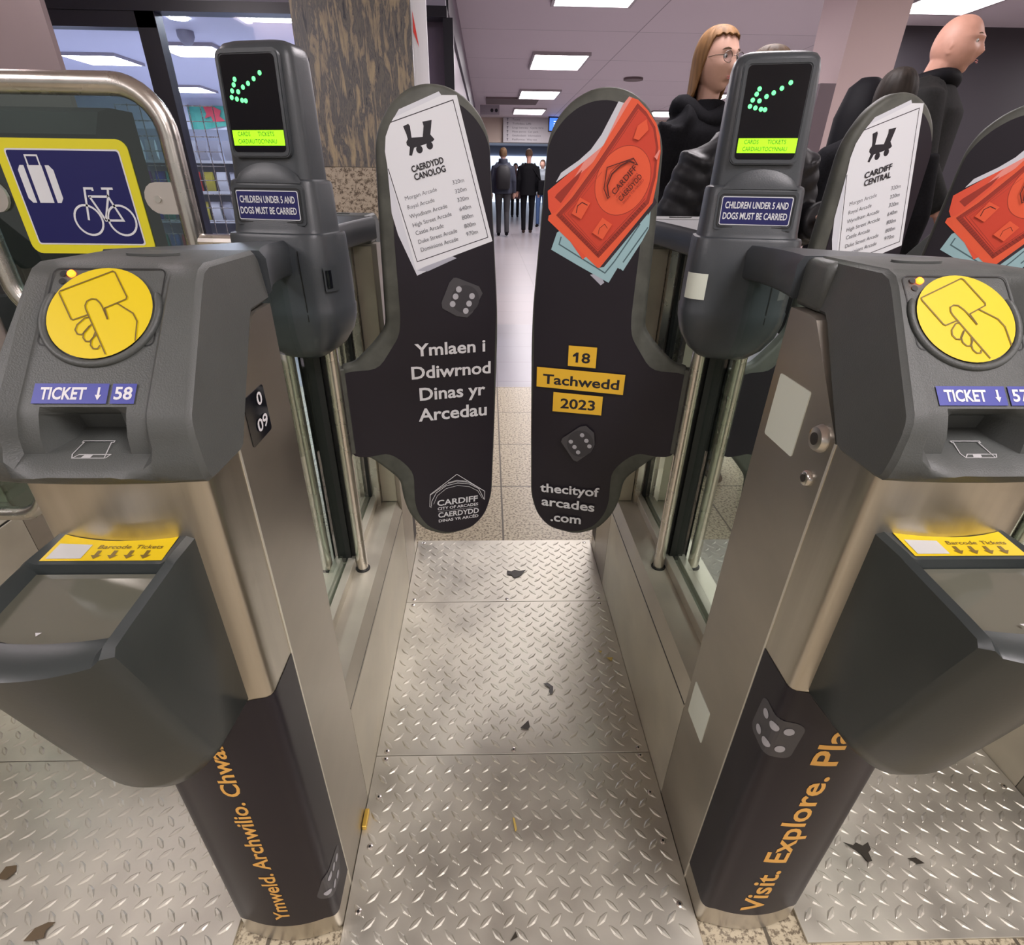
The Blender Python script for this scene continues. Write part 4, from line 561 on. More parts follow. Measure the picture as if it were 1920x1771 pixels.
    secs = [(.817, .034, .030), (.822, .046, .040), (.838, .066, .052), (.862, .082, .062), (.885, .0885, .066), (.905, .0900, .067), (.908, .0885, .066), (.95, .0885, .066), (1.018, .0865, .063), (1.0225, .0850, .061), (1.024, .0800, .052), (1.03, .0790, .050), (1.092, .0760, .0475), (1.0965, .0745, .046), (1.099, .0690, .041), (1.12, .0680, .0405), (1.20, .0650, .0395), (1.252, .0628, .038), (1.264, .0600, .036), (1.270, .0550, .031), (1.2735, .0440, .022)]
    def cen(z): return (0, 1.042+.09*(max(z, 1.02)-1.194))
    bm = B(); loft(bm, [superring(cen(z)[0], cen(z)[1], z, a, b, 4.2, 56, RZ) for z, a, b in secs]); py = obj('display_post', bm, pylon_m, t, smooth=35); P['py'] = py
    O = Vector((-.011, .998, 1.194)); ua = Vector((ca, sa, 0)); ub = Vector((0, .09, 1)).normalized(); un = ub.cross(ua)
    un = ua.cross(ub); un = un if un.y < 0 else -un
    postF = lambda u, v, h: tuple(O+ua*u+ub*v+un*h)
    bm = B(); plate(bm, rrect(-.051, .051, -.067, .067, .010), postF, -.006, .0005); 
    obj('screen_bezel', bm, pylon_m, py, smooth=40)
    bm = B(); ribbon(bm, rrect(-.0475, .0475, -.0635, .0635, .008), .004, postF, .0016, True); obj('screen_surround', bm, pylon_m, py)
    bm = B(); plate(bm, rrect(-.044, .044, -.060, .060, .006), postF, .0004, .0010); obj('display_screen', bm, blackg, py)
    bm = B()
    for q in ((.0186, .0375), (.0076, .0308), (-.0027, .0253), (-.012, .0209), (-.021, .0156), (-.0308, .0167), (-.0266, .024), (-.0237, .0305), (-.0333, .0088), (-.0251, .0068), (-.0168, .0051), (-.0108, .0045)): disc(bm, q[0], q[1], .0031, postF, .0014, 14)
    ar = obj('arrow_lights', bm, mat('green_led', (.10, 1, .22), .4, emit=1.5), py)
    bm = B(); flat(bm, [(-.042, -.0515), (.044, -.0515), (.044, -.0320), (-.042, -.0320)], postF, .0014); lc = obj('message_strip', bm, mat('lime_lcd', (.28, .72, .005), .4, emit=.9), py)
    bm = B(); text(bm, 'CARDS', (-.033, -.0395), (-.012, -.0395), .0055, postF, .0018); text(bm, 'TICKETS', (.001, -.0395), (.028, -.0395), .0055, postF, .0018); text(bm, 'CARDIAU/TOCYNNAU', (-.034, -.0490), (.031, -.0490), .0055, postF, .0018)
    obj('message_lettering', bm, mat('lcd_ink', (.05, .22, .0), .5), py)
    bm = B(); top = [(u, -.098+.025*math.sqrt(max(0, 1-(u/.056)**2))**1.3) for u in [-.056+.112*k/20 for k in range(21)]]
    a = [bm.verts.new(postF(u+.003, v, -.003)) for u, v in top]; b = [bm.verts.new(postF(u+.003, -.101, .004*(1-(u/.058)**4)-.001)) for u, v in top]; c3 = [bm.verts.new(postF(u+.003, -.101, -.01)) for u, v in top]
    mid = [bm.verts.new(postF(u+.003, (v-.101)/2, .0035*(1-(u/.058)**4)-.001)) for u, v in top]
    for k in range(20): bm.faces.new((a[k], a[k+1], mid[k+1], mid[k])); bm.faces.new((mid[k], mid[k+1], b[k+1], b[k])); bm.faces.new((b[k], b[k+1], c3[k+1], c3[k]))
    obj('sloped_shoulder', bm, pylon_m, py, smooth=60)
    bm = B(); plate(bm, rrect(-.060, .063, -.160, -.104, .006), postF, -.008, .0030); pb = obj('sign_mount', bm, pylon_m, py, smooth=40)
    bm = B(); ribbon(bm, rrect(-.0555, .0585, -.1555, -.1085, .005), .0012, postF, .0040, True); obj('sign_groove', bm, black, py)
    bm = B(); flat(bm, rrect(-.0525, .0555, -.1525, -.1115, .003), postF, .0046); obj('sign_border', bm, cm('signwhite'), py)
    bm = B(); flat(bm, rrect(-.0512, .0542, -.1512, -.1128, .0022), postF, .0050); obj('instruction_sign', bm, cm('navy'), py)
    bm = B(); text(bm, 'CHILDREN UNDER 5 AND', (-.0465, -.1285), (.0495, -.1285), .0092, postF, .0056, bold=.02); text(bm, 'DOGS MUST BE CARRIED', (-.0480, -.1440), (.0505, -.1440), .0092, postF, .0056, bold=.02); obj('sign_lettering', bm, cm('signwhite'), py)
    # seams on the lower body
    def lowF(th, z, h):
        a, b = .0885+h, .066+h; e = 4.2; ct, s_ = math.cos(th), math.sin(th); x = a*math.copysign(abs(ct)**(2/e), ct); y = b*math.copysign(abs(s_)**(2/e), s_); c0 = cen(z)
        return (c0[0]+x*ca-y*sa, c0[1]+x*sa+y*ca, z)
    bm = B(); ribbon(bm, [(-1.28, 1.0), (-1.28, .97), (-1.27, .93), (-1.27, .89)], .022, lowF, .0008); obj('body_seam', bm, black, py)
    P['lowF'] = lowF; P['t'] = t
    # the far end of the cabinet repeats the near end, turned round
    for src in (P['fc'], P['sc'], wr, P['hd'], P['sn'], P['horn']):
        c = src.copy(); C.objects.link(c); c.location = (2*DX[0] if src in (P['fc'], P['sc'], wr) else 0, 1.99, 0); c.rotation_euler = (0, 0, math.pi)
        if src is P['horn']: c.scale = (1, .88, 1); c.location = (0, 1.915, 0)
        for ch in src.children:
            if ch.name.startswith('gate_number'): continue
            d = ch.copy(); C.objects.link(d); d.parent = c
    return P
glassdark = mat('scanner_glass', (.12, .12, .092), .08, spec=.9, coat=.6)
clearglass = glass('tinted_clear_glass', (.86, .93, .90), .02)
G58 = make_cabinet(-.39, 'steel ticket gate numbered 58 with grey reader head and plum wrap', '58', ('Ymweld. Archwilio. Chwarae', .078, .560, .013, .022), (s_side(.450), .142, 1.25, .032))
G57 = make_cabinet(.39, 'steel ticket gate numbered 57 with pale stickers and plum wrap', '57', ('Visit. Explore. Play', .070, .560, .006, .032), (-s_side(.436), .497, 1.5, .034))
G56 = make_cabinet(1.147, 'steel ticket gate at the right edge, mostly outside the photo', None, None, None)
G59 = make_cabinet(-1.467, 'steel gate cabinet beyond the wide luggage aisle at far left', None, None, None)
def sidebox(name, P, x, y0, y1, z0, z1, th, m, r=.003):
    bm = B(); s = 1 if x > 0 else -1; plate(bm, rrect(y0, y1, z0, z1, r), lambda u, v, h: (x+s*h, u, v), 0, th); return obj(name, bm, m, P['t'])
sidebox('pale_sticker', G57, -.087, .566, .637, .824, .903, .0012, cm('sticker'))
sidebox('pale_sticker', G57, -.087, .571, .638, .287, .362, .0012, cm('sticker'))
for y, z, r, dome in ((.525, .866, .0125, .004), (.525, .818, .008, .002)):
    bm = B(); tube(bm, [(-.086, y, z), (-.089, y, z), (-.090-dome, y, z), (-.0905-dome, y, z)], [r*1.25, r*1.2, r, r*.85], 24); o = obj('key_lock', bm, steel_bright, G57['t'], smooth=40)
    bm = B(); tube(bm, [(-.0906-dome, y, z), (-.0912-dome, y, z)], r*.55, 16); obj('lock_core', bm, mat('lock_dark', (.12, .11, .10), .3, .9), o)
bm = B(); lf = G57['lowF']; flat(bm, [(-2.62, .925), (-2.30, .925), (-2.02, .925), (-2.02, .968), (-2.30, .968), (-2.62, .968)], lf, .0012)
bm.free(); bm = B()
N = 10
a = [bm.verts.new(lf(-2.80+.85*k/N, .926, .0012)) for k in range(N+1)]; b = [bm.verts.new(lf(-2.80+.85*k/N, .968, .0012)) for k in range(N+1)]
for k in range(N): bm.faces.new((a[k], a[k+1], b[k+1], b[k]))
obj('pale_sticker', bm, cm('sticker'), G57['t'])
# small window with digits on the aisle side of gate 58
sd = sidebox('counter_window', G58, .087, .530, .585, .852, .905, .001, blackg, .004); 
bm = B(); Fs = lambda u, v, h: (.0885+h, u, v); text(bm, '09', (.548, .862), (.577, .862), .013, Fs, .0006, bold=.02); text(bm, '0', (.560, .888), (.574, .888), .013, Fs, .0006, bold=.02); obj('counter_digits', bm, cm('white'), sd)
bm = B(); lf = G58['lowF']
def patch(bm, t0, t1, z0, z1, h, N=8):
    a = [bm.verts.new(lf(t0+(t1-t0)*k/N, z0, h)) for k in range(N+1)]; b = [bm.verts.new(lf(t0+(t1-t0)*k/N, z1, h)) for k in range(N+1)]
    for k in range(N): bm.faces.new((a[k], a[k+1], b[k+1], b[k]))
patch(bm, -.62, -.10, .938, .976, .004); o = obj('latch_plate', bm, pylon_m, G58['t'], smooth=60); bm = B(); patch(bm, -.56, -.34, .943, .971, .0052); obj('latch_slot', bm, blackg, o)

# ================================================================ PADDLES
def make_paddle(side, px, ang, label, art, titles=None, py=1.04):
    s = 1 if side == 'L' else -1
    t = thing('gate_paddle', label, 'gate paddle', (px, py, 0), ang, 'rubber-edged swing paddles of the gates')
    F = lambda u, v, h: (s*u, -h, v)
    P = roundpoly(OUTLINE, .02, 3); bm = B(); R = []
    for h, d in ((-.012, .007), (-.009, .002), (-.005, 0), (.005, 0), (.009, .002), (.012, .007)):
        q = offs(P, d); 
        R.append([F(u, v, h) for u, v in q])
    if (max(p[0] for p in offs(P, .007)) > max(p[0] for p in P)): 
        R = [[F(u, v, h) for u, v in offs(P, -d)] for h, d in ((-.012, .007), (-.009, .002), (-.005, 0), (.005, 0), (.009, .002), (.012, .007))]
    loft(bm, R); obj('rubber_edge', bm, rubber, t, smooth=50)
    bm = B(); pn = roundpoly(PANEL, .02, 3); flat(bm, pn, F, .0127); flat(bm, pn, F, -.0127); face = obj('printed_face', bm, darkp, t)
    bm = B(); box(bm, s*.0-.012, s*.0+.012, -.014, .014, .605, .785, .002, 1); obj('hinge_block', bm, rubber, t)
    groups = {}
    for i, it in enumerate(art):
        k, col = it[0], it[1]; h = .0130+i*.00006
        if k == 'text' and titles and it[2] in ('CAERDYDD', 'CANOLOG') and col.startswith('TITLE'): it = (k, col, titles[it[2]], *it[3:])
        if col.startswith('TITLE'): col = 'ink'
        nm = {'white': 'white_lettering', 'pip': 'die_pips', 'dice': 'printed_die', 'dice_face': 'printed_die_face', 'yellow': 'yellow_label'}.get(col, None)
        if nm is None: nm = 'poster_'+col if side == 'L' else 'banknote_'+col
        nm = {'poster_ink': 'poster_print', 'poster_ink2': 'poster_small_print', 'poster_paper': 'paper_sheet', 'poster_paper_back': 'paper_sheet_behind', 'poster_paper_shade': 'paper_underside',
              'banknote_ink': 'label_print', 'banknote_paper_back': 'paper_sliver', 'banknote_paper_shade': 'paper_underside', 'banknote_bill_red': 'red_banknote', 'banknote_bill_red2': 'red_banknote_behind', 'banknote_bill_pale': 'banknote_pale_edge',
              'banknote_bill_ink': 'banknote_border', 'banknote_bill_mid': 'banknote_field', 'banknote_bill_dark': 'banknote_emblem', 'banknote_bill_line': 'banknote_small_print', 'banknote_bill_blue': 'blue_banknote', 'banknote_bill_blue_ink': 'blue_banknote_border', 'banknote_bill_shadow': 'banknote_shadow_print'}.get(nm, nm)
        if nm == 'white_lettering' and (k != 'text' or it[5] < .015): nm = 'city_logo'
        if nm == 'banknote_emblem' and k == 'line' and it[3] < .00065: nm = 'banknote_engraving'
        key = (nm, col, i if (nm in ('white_lettering', 'yellow_label', 'label_print') or (k == 'text' and nm == 'banknote_emblem')) else 0)
        if key not in groups: groups[key] = B()
        bm = groups[key]
        if k == 'poly': flat(bm, it[2], F, h)
        elif k == 'line': ribbon(bm, it[2], it[3], F, h, closed=(len(it[2]) > 8 and False))
        elif k == 'dots':
            for u, v in it[2]: disc(bm, u, v, it[3], F, h, 20)
        elif k == 'text': text(bm, it[2], it[3], it[4], it[5], F, h, bold=(-.005 if col in ('ink2',) else .022 if col in ('white', 'ink') else .012), flip=(side == 'R'))
    for (nm, col, _), bm in groups.items(): obj(nm, bm, cm(col), face)
    return t
TA = math.atan(.3)
make_paddle('L', -.345, TA, 'dark paddle with a white Caerdydd Canolog arcade list and steam engine symbol', L_ART)
make_paddle('R', .345, -TA, 'dark paddle with an orange-red banknote and 18 Tachwedd 2023 labels, beside gate 57', R_ART)
make_paddle('L', .435, TA, 'dark paddle with a white Cardiff Central arcade list behind gate 57', L_ART, {'CAERDYDD': 'CARDIFF', 'CANOLOG': 'CENTRAL'})
make_paddle('R', 1.115, -.56, 'dark paddle with a red banknote cut off by the right edge of the photo', R_ART)
# ================================================================ LUGGAGE GATE LEAF
t = thing('luggage_gate', 'tube-framed glass luggage gate with blue suitcase and bicycle sign', 'gate', (-.47, 1.10, 0))
def loopy(x0, x1, z0, z1, r): return [(u, 0, v) for u, v in rrect(x0, x1, z0, z1, r, 8)]
bm = B(); tube(bm, loopy(-.475, -.115, .86, 1.228, .07), .0165, 16, closed=True); obj('tube_frame', bm, steel_bright, t, smooth=60)
bm = B(); plate(bm, rrect(-.462, -.128, .872, 1.214, .055, 8), lambda u, v, h: (u, -h, v), -.004, .004); obj('glass_panel', bm, glass('green_edge_glass', (.50, .62, .58), .07, .02), t)
for sx in (-1, 1):
    c0 = -.295+sx*.175; bm = B(); P = [(c0, 1.043), (c0, 1.092)]+[(c0-sx*(.032+.022*math.cos(a)), 1.0675+.0245*math.sin(a)) for a in [math.pi/2-math.pi*k/8 for k in range(9)]]
    P = [(c0, 1.092)]+[(c0-sx*(.034+.0245*math.cos(a)), 1.0675+.0245*math.sin(a)) for a in [math.pi/2-math.pi*k/8 for k in range(9)]]+[(c0, 1.043)]
    plate(bm, P, lambda u, v, h: (u, -h, v), .005, .011); o = obj('glass_clamp', bm, mat('satin_clamp', (.55, .52, .48), .4, .7), t)
    bm = B(); tube(bm, [(c0-sx*.036, -.011, 1.0665), (c0-sx*.036, -.0135, 1.0665)], .0055, 14); obj('clamp_screw', bm, steel_bright, o)
LF = lambda u, v, h: (u, -.0045-h, v)
SX0, SX1, SZ0, SZ1 = -.405, -.187, .978, 1.153
bm = B(); plate(bm, rrect(SX0, SX1, SZ0, SZ1, .016), LF, 0, .002); sg = obj('luggage_sign', bm, cm('signyellow'), t)
bm = B(); flat(bm, rrect(SX0+.0145, SX1-.0145, SZ0+.0145, SZ1-.0145, .005), LF, .0023); obj('sign_white_line', bm, cm('white'), sg)
bm = B(); flat(bm, rrect(SX0+.017, SX1-.017, SZ0+.017, SZ1-.017, .004), LF, .0026); obj('sign_blue_field', bm, cm('navy'), sg)
bm = B()
def sp(u, v): return (SX0+(u/100)*(SX1-SX0), SZ0+(v/100)*(SZ1-SZ0))
flat(bm, [sp(*q) for q in ((20, 46), (31, 46), (31, 78), (20, 78))], LF, .003)
flat(bm, [sp(*q) for q in ((12, 50), (14.5, 46), (17.5, 46), (17.5, 78), (14.5, 78), (12, 74))], LF, .003); flat(bm, [sp(*q) for q in ((39, 50), (36.5, 46), (33.5, 46), (33.5, 78), (36.5, 78), (39, 74))], LF, .003)
ribbon(bm, [sp(*q) for q in ((21, 78), (21, 86), (30, 86), (30, 78))], .0026, LF, .003); obj('suitcase_symbol', bm, cm('signwhite'), sg)
bm = B()
for cx in (53.5, 80): ribbon(bm, [(sp(cx, 31)[0]+.0235*math.cos(a), sp(cx, 31)[1]+.0235*math.sin(a)) for a in [2*math.pi*k/30 for k in range(30)]], .0034, LF, .003, True)
for q in ([(53.5, 31), (58, 59), (64, 59), (64, 57)], [(59, 52), (74, 52)], [(60, 52), (67, 31), (81, 31), (74.5, 52), (67, 31)], [(74.5, 52), (76, 58)], [(71, 59), (80, 59)]): ribbon(bm, [sp(*p) for p in q], .0036, LF, .003)
obj('bicycle_symbol', bm, cm('signwhite'), sg)
bm = B(); tube(bm, loopy(-.88, -.60, .42, .715, .07), .0165, 14, closed=True); lo = obj('lower_tube_frame', bm, steel_bright, t, smooth=60)
bm = B(); plate(bm, rrect(-.87, -.61, .43, .70, .06, 8), lambda u, v, h: (u, -h, v), -.004, .004); obj('lower_glass_panel', bm, MATS['green_edge_glass'], t)
bm = B(); plate(bm, rrect(-.70, -.605, .592, .628, .014), lambda u, v, h: (u, -h, v), .005, .011); o = obj('glass_clamp', bm, MATS['satin_clamp'], t); bm = B(); tube(bm, [(-.668, -.011, .611), (-.668, -.0135, .611)], .0055, 14); obj('clamp_screw', bm, steel_bright, o)
bm = B(); tube(bm, [(-.115, 0, 1.0), (.02, -.02, 1.0)], .012, 12); tube(bm, [(-.40, 0, .86), (-.62, 0, .715)], .0165, 12); obj('hinge_bar', bm, steel_bright, t)
# ================================================================ PEOPLE (local forward is -Y)
def remesh(o, vox, it=4):
    m = o.modifiers.new('merge', 'REMESH'); m.mode = 'VOXEL'; m.voxel_size = vox; m.use_smooth_shade = True
    if it: k = o.modifiers.new('smooth', 'SMOOTH'); k.iterations = it; k.factor = .5
    return o
G = lambda v, c, w: math.exp(-((v-c)/w)**2)
def head_bm(bm, H, k=1., male=False, turn=0, tilt=0):
    N, Mv = 72, 54; R = []
    for j in range(Mv+1):
        ph = -math.pi/2+math.pi*j/Mv; row = []
        for i in range(N):
            th = 2*math.pi*i/N; cph = math.cos(ph)**(.82 if ph > 0 else 1) if math.cos(ph) > 0 else 0; x = .079*cph*math.sin(th); y = -.093*cph*math.cos(th); z = .110*math.sin(ph)
            if z < 0: f = (-z/.114)**1.6; x *= 1-.22*f; y = y-.008*f if y < 0 else y*(1-.25*f)
            if y < 0:
                fr = min(1, -y/.05)
                y -= fr*(.021*G(x, 0, .012)*G(z, -.022, .019)+.009*G(x, 0, .008)*G(z, .006, .022)-.008*(G(x, .031, .017)+G(x, -.031, .017))*G(z, .014, .014)
                     + .007*G(x, 0, .022)*G(z, -.056, .009)-.004*G(x, 0, .02)*G(z, -.068, .005)+.010*G(x, 0, .020)*G(z, -.094, .016)+.004*(G(x, .042, .02)+G(x, -.042, .02))*G(z, -.018, .02)+.004*G(z, .032, .010)*G(x, 0, .05))
                if male: y -= fr*.004*G(z, .030, .010)
            row.append((x*k, y*k, z*k))
        R.append(row)
    M = Matrix.Translation(H) @ Matrix.Rotation(turn, 4, 'Z') @ Matrix.Rotation(tilt, 4, 'X')
    V = [[bm.verts.new(M @ Vector(p)) for p in r] for r in R]
    for j in range(Mv):
        for i in range(N):
            try: bm.faces.new((V[j][i], V[j][(i+1) % N], V[j+1][(i+1) % N], V[j+1][i]))
            except ValueError: pass
    for s in (-1, 1):
        q = [M @ Vector((s*.072*k, (.006+.012*math.cos(a))*k, (-.004+.028*math.sin(a))*k)) for a in [2*math.pi*t/10 for t in range(10)]]; tube(bm, q, .0055*k, 8, closed=True)
        tube(bm, [M @ Vector((s*.066*k, .006*k, -.004*k)), M @ Vector((s*.076*k, .012*k, -.004*k))], .014*k, 8)
    return M
def hand(bm, w, d, side, s=1., curl=.5, nrm=(0, -1, 0)):
    """palm from the wrist w along d, five fingers curling toward nrm"""
    w = Vector(w); d = Vector(d).normalized(); n = Vector(nrm); n = (n-d*n.dot(d)).normalized(); a = d.cross(n)*side
    for k in range(4): o = a*(-.027+.018*k)*s; tube(bm, [w+o*.6, w+d*.045*s+o*.9, w+d*.085*s+o], [.0125*s, .0125*s, .0105*s], 10)
    for k, L in enumerate((.072, .080, .074, .058)):
        o = a*(-.027+.018*k)*s; p = w+d*.085*s+o; pts = [p]; c = d
        for t in range(3): ang = curl*(.7+.35*t+.06*k); dd = d*math.cos(ang)+n*math.sin(ang); p = p+dd*L/2.6*s; pts.append(p)
        tube(bm, pts, [.0092*s, .0088*s, .0078*s, .0062*s], 10)
    p = w+d*.022*s-a*.026*s; q = p+(d*.7-a*.8).normalized()*.034*s; r = q+(d*.95-a*.1+n*.25).normalized()*.034*s; tube(bm, [w+d*.008*s-a*.012*s, p, q, r], [.014*s, .0125*s, .0105*s, .008*s], 10)
def person(label, loc, rz, ht, skin, J, vox=.008, male=False, turn=0, tilt=0, hk=1., group=None, curl=.5, category='person'):
    t = thing('person', label, category, loc, rz, group); k = ht/1.75; V = lambda *p: Vector(p)*k; J = {a: V(*b) for a, b in J.items()}
    bm = B(); H = J['head']; M = head_bm(bm, H, k*hk, male, turn, tilt)
    tube(bm, [J['chest']+V(0, .01, .10), J['neck'], H+V(0, .018, -.05)], [.06*k, (.060 if male else .050)*k, (.064 if male else .053)*k], 16)
    tube(bm, [J['pelvis']+V(0, 0, -.06), J['pelvis'], V(0, 0, 1.12), J['chest'], J['chest']+V(0, .01, .11)], [.09*k, .105*k, .09*k, .10*k, .055*k], 20)
    for s, q in ((1, 'l'), (-1, 'r')):
        sh, el, wr_ = J['sh'+q], J['el'+q], J['wr'+q]
        tube(bm, [J['chest']+V(s*.05, 0, .02), sh+V(0, 0, -.04), sh.lerp(el, .5), el, el.lerp(wr_, .35), wr_], [v*k for v in (.03, .034, .034, .030, .034, .025)], 14)
        hp, kn, an = J['hip'+q], J['kn'+q], J['an'+q]
        tube(bm, [hp+V(0, 0, .03), hp, hp.lerp(kn, .5), kn, kn.lerp(an, .35)+V(0, .012, 0), an], [v*k for v in (.07, .07, .058, .040, .036, .030)], 14)
        tube(bm, [an, an+V(0, .02, -.05), an+V(0, -.10, -.065), an+V(0, -.16, -.07)], [v*k for v in (.036, .035, .032, .022)], 12)
        hand(bm, wr_, (wr_-el), s, k*.95, curl)
    o = remesh(obj('body', bm, skin, t), vox, 2); return t, k, J, M
def face(t, M, k, eyecol=(.05, .04, .03), glasses_=False, lips=(.45, .16, .14), brow=(.12, .07, .04)):
    for s in (-1, 1):
        bm = B(); bmesh.ops.create_uvsphere(bm, u_segments=16, v_segments=10, radius=.0118*k, matrix=M @ Matrix.Translation(Vector((s*.031, -.0705, .013))*k)); obj('eye', bm, mat('eye_white', (.6, .57, .55), .2), t, smooth=80)
        bm = B(); bmesh.ops.create_uvsphere(bm, u_segments=12, v_segments=8, radius=.0062*k, matrix=M @ Matrix.Translation(Vector((s*.031, -.0775, .013))*k)); obj('iris', bm, mat('iris_dark', eyecol, .15), t, smooth=80)
        bm = B(); tube(bm, [M @ (Vector((s*(.014+.034*f), -.087+.018*f*f, .034+.006*math.sin(f*3)-.002*f))*k) for f in (0, .25, .5, .75, 1)], [v*k for v in (.002, .003, .0032, .0028, .001)], 6); obj('eyebrow', bm, mat('brow_hair', brow, .8), t)
    bm = B()
    for z, r in ((-.0525, .0034), (-.0595, .0042)): tube(bm, [M @ (Vector((x, -.1005+9*x*x, z+1.2*x*x))*k) for x in (-.022, -.014, -.006, 0, .006, .014, .022)], [v*k for v in (.0006, r*.6, r*.8, r*.75, r*.8, r*.6, .0006)], 8)
    obj('lips', bm, mat('lip_'+str(lips[0]), lips, .4), t, smooth=70)
    if glasses_:
        bm = B()
        for s in (-1, 1):
            tube(bm, [M @ (Vector((s*.033+.0235*math.cos(a), -.098+.006*abs(math.cos(a)), .010+.019*math.sin(a)))*k) for a in [2*math.pi*i/28 for i in range(28)]], .0013*k, 6, closed=True)
            tube(bm, [M @ (Vector(p)*k) for p in ((s*.0565, -.094, .014), (s*.073, -.06, .014), (s*.076, .005, .006))], .0014*k, 6)
        tube(bm, [M @ (Vector(p)*k) for p in ((-.010, -.100, .014), (0, -.103, .017), (.010, -.100, .014))], .0013*k, 6); o = obj('spectacles', bm, mat('spectacle_frame', (.10, .07, .05), .3), t)
        for s in (-1, 1):
            bm = B(); vs = [bm.verts.new(M @ (Vector((s*.033+.0228*math.cos(a), -.098+.006*abs(math.cos(a)), .010+.0185*math.sin(a)))*k)) for a in [2*math.pi*i/24 for i in range(24)]]; bm.faces.new(vs); obj('lens', bm, glass_lens, o)
glass_lens = glass('spectacle_lens', (.86, .87, .92), .06)
def hairmat(name, c): return mat(name, c, .6, spec=.2, noise=.35, nscale=60, bump=.5, bscale=120, stretch=(1, 1, .12))
def hair_cap(t, M, k, m, low=-.02, face_az=1.0, puff=1.10, flare=0, name='hair', front=.045, side=None):
    """closed hair shell round the skull; strands fall to `low` at the sides and back, the face opening is +-face_az"""
    bm = B(); N, Q = 64, 30; R = []
    for j in range(Q+1):
        row = []
        for i in range(N):
            az = 2*math.pi*i/N; d = abs(math.atan2(math.sin(az), math.cos(az)))
            open_ = 1/(1+math.exp((d-face_az)*9)); zl = low*(1-open_)+front*open_; zl = zl+.004*math.sin(i*1.7)
            zt = .108*puff; f = j/Q; z = zt+(zl-zt)*(f**.8 if f < 1 else 1); z = zt*math.cos(f*math.pi/2)+zl*(1-math.cos(f*math.pi/2)) if zl > 0 else (zt*math.cos(min(1, f*1.6)*math.pi/2) if f < .62 else zl*((f-.62)/.38))
            zz = max(-.999, min(.999, z/zt)); c_ = (1-abs(zz)**2.3)**.42 if z > 0 else 1.0; c_ = c_*(1-.10*(z < 0)*min(1, -z/.1))+flare*max(0, -z)*6
            st = 1+.012*math.sin(i*2.3+j*.2)+.010*math.sin(i*5.1)
            row.append(M @ (Vector((.079*puff*c_*st*math.sin(az), -.092*puff*c_*st*math.cos(az)+.004, z))*k))
        R.append(row)
    V = [[bm.verts.new(p) for p in r] for r in R]
    for j in range(Q):
        for i in range(N):
            try: bm.faces.new((V[j][i], V[j+1][i], V[j+1][(i+1) % N], V[j][(i+1) % N]))
            except ValueError: pass
    bmesh.ops.remove_doubles(bm, verts=bm.verts[:], dist=.0008)
    o = obj(name, bm, m, t, smooth=80); s_ = o.modifiers.new('thick', 'SOLIDIFY'); s_.thickness = .009*k; s_.offset = -1; return o
def coat(t, k, J, m, name='coat', hem=.62, w=(.20, .21, .20, .215, .19), dep=.135, sleeve=.066, puff=0, vox=.012, collar=.08, flare=1.0):
    bm = B(); zs = []; n = 40
    for i in range(n+1):
        z = hem+(1.455-hem)*i/n; f = i/n; q = f*(len(w)-1); a = w[min(int(q), len(w)-1)]; b = w[min(int(q)+1, len(w)-1)]; ww = a+(b-a)*(q-int(q))
        if z > 1.36: ww *= max(.32, 1-((z-1.36)/.105)**1.5*.62)
        dd = dep*(1 if z < 1.36 else max(.5, 1-((z-1.36)/.1)*.4)); ww += puff*abs(math.sin(z*math.pi/.062)); dd += puff*abs(math.sin(z*math.pi/.062)); 
        if z < .95: ww *= 1+(flare-1)*(.95-z); dd *= 1+(flare-1)*(.95-z)
        zs.append(superring(0, .012*k, z*k, ww*k, dd*k, 2.4, 40))
    loft(bm, zs)
    for s, q in ((1, 'l'), (-1, 'r')):
        sh, el, wr_ = J['sh'+q], J['el'+q], J['wr'+q]; pts = []; rad = []
        for i in range(28):
            f = i/27; p = sh.lerp(el, f*2) if f < .5 else el.lerp(wr_, (f-.5)*2*.96); L = f*.55
            pts.append(p); rad.append(k*(sleeve*(1.08-.34*f)+puff*1.1*abs(math.sin(L*math.pi/.062))))
        tube(bm, [J['chest']+Vector((s*.08*k, 0, .05*k))]+pts, [sleeve*1.1*k]+rad, 18)
    if collar: tube(bm, [(0, .012*k, 1.40*k), (0, .016*k, (1.44+collar*.4)*k), (0, .018*k, (1.44+collar)*k)], [.10*k, (.082+collar*.2)*k, (.078+collar*.2)*k], 24)
    return remesh(obj(name, bm, m, t), vox, 3)
def trousers(t, k, J, m, w=.095):
    for s, q in ((1, 'l'), (-1, 'r')):
        hp, kn, an = J['hip'+q], J['kn'+q], J['an'+q]
    bm = B()
    for q in 'lr':
        hp, kn, an = J['hip'+q], J['kn'+q], J['an'+q]; tube(bm, [hp+Vector((0, 0, .10*k)), hp, hp.lerp(kn, .5), kn, kn.lerp(an, .6), an+Vector((0, 0, -.03*k))], [v*k for v in (w*1.15, w, w*.86, w*.68, w*.60, w*.58)], 16)
    return remesh(obj('trousers', bm, m, t), .014, 2)
def shoes(t, k, J, m):
    for q in 'lr':
        an = J['an'+q]; bm = B(); tube(bm, [an+Vector((0, .045, -.055))*k, an+Vector((0, .0, -.045))*k, an+Vector((0, -.08, -.055))*k, an+Vector((0, -.17, -.065))*k], [v*k for v in (.035, .042, .042, .028)], 14); obj('shoe', bm, m, t, smooth=70)
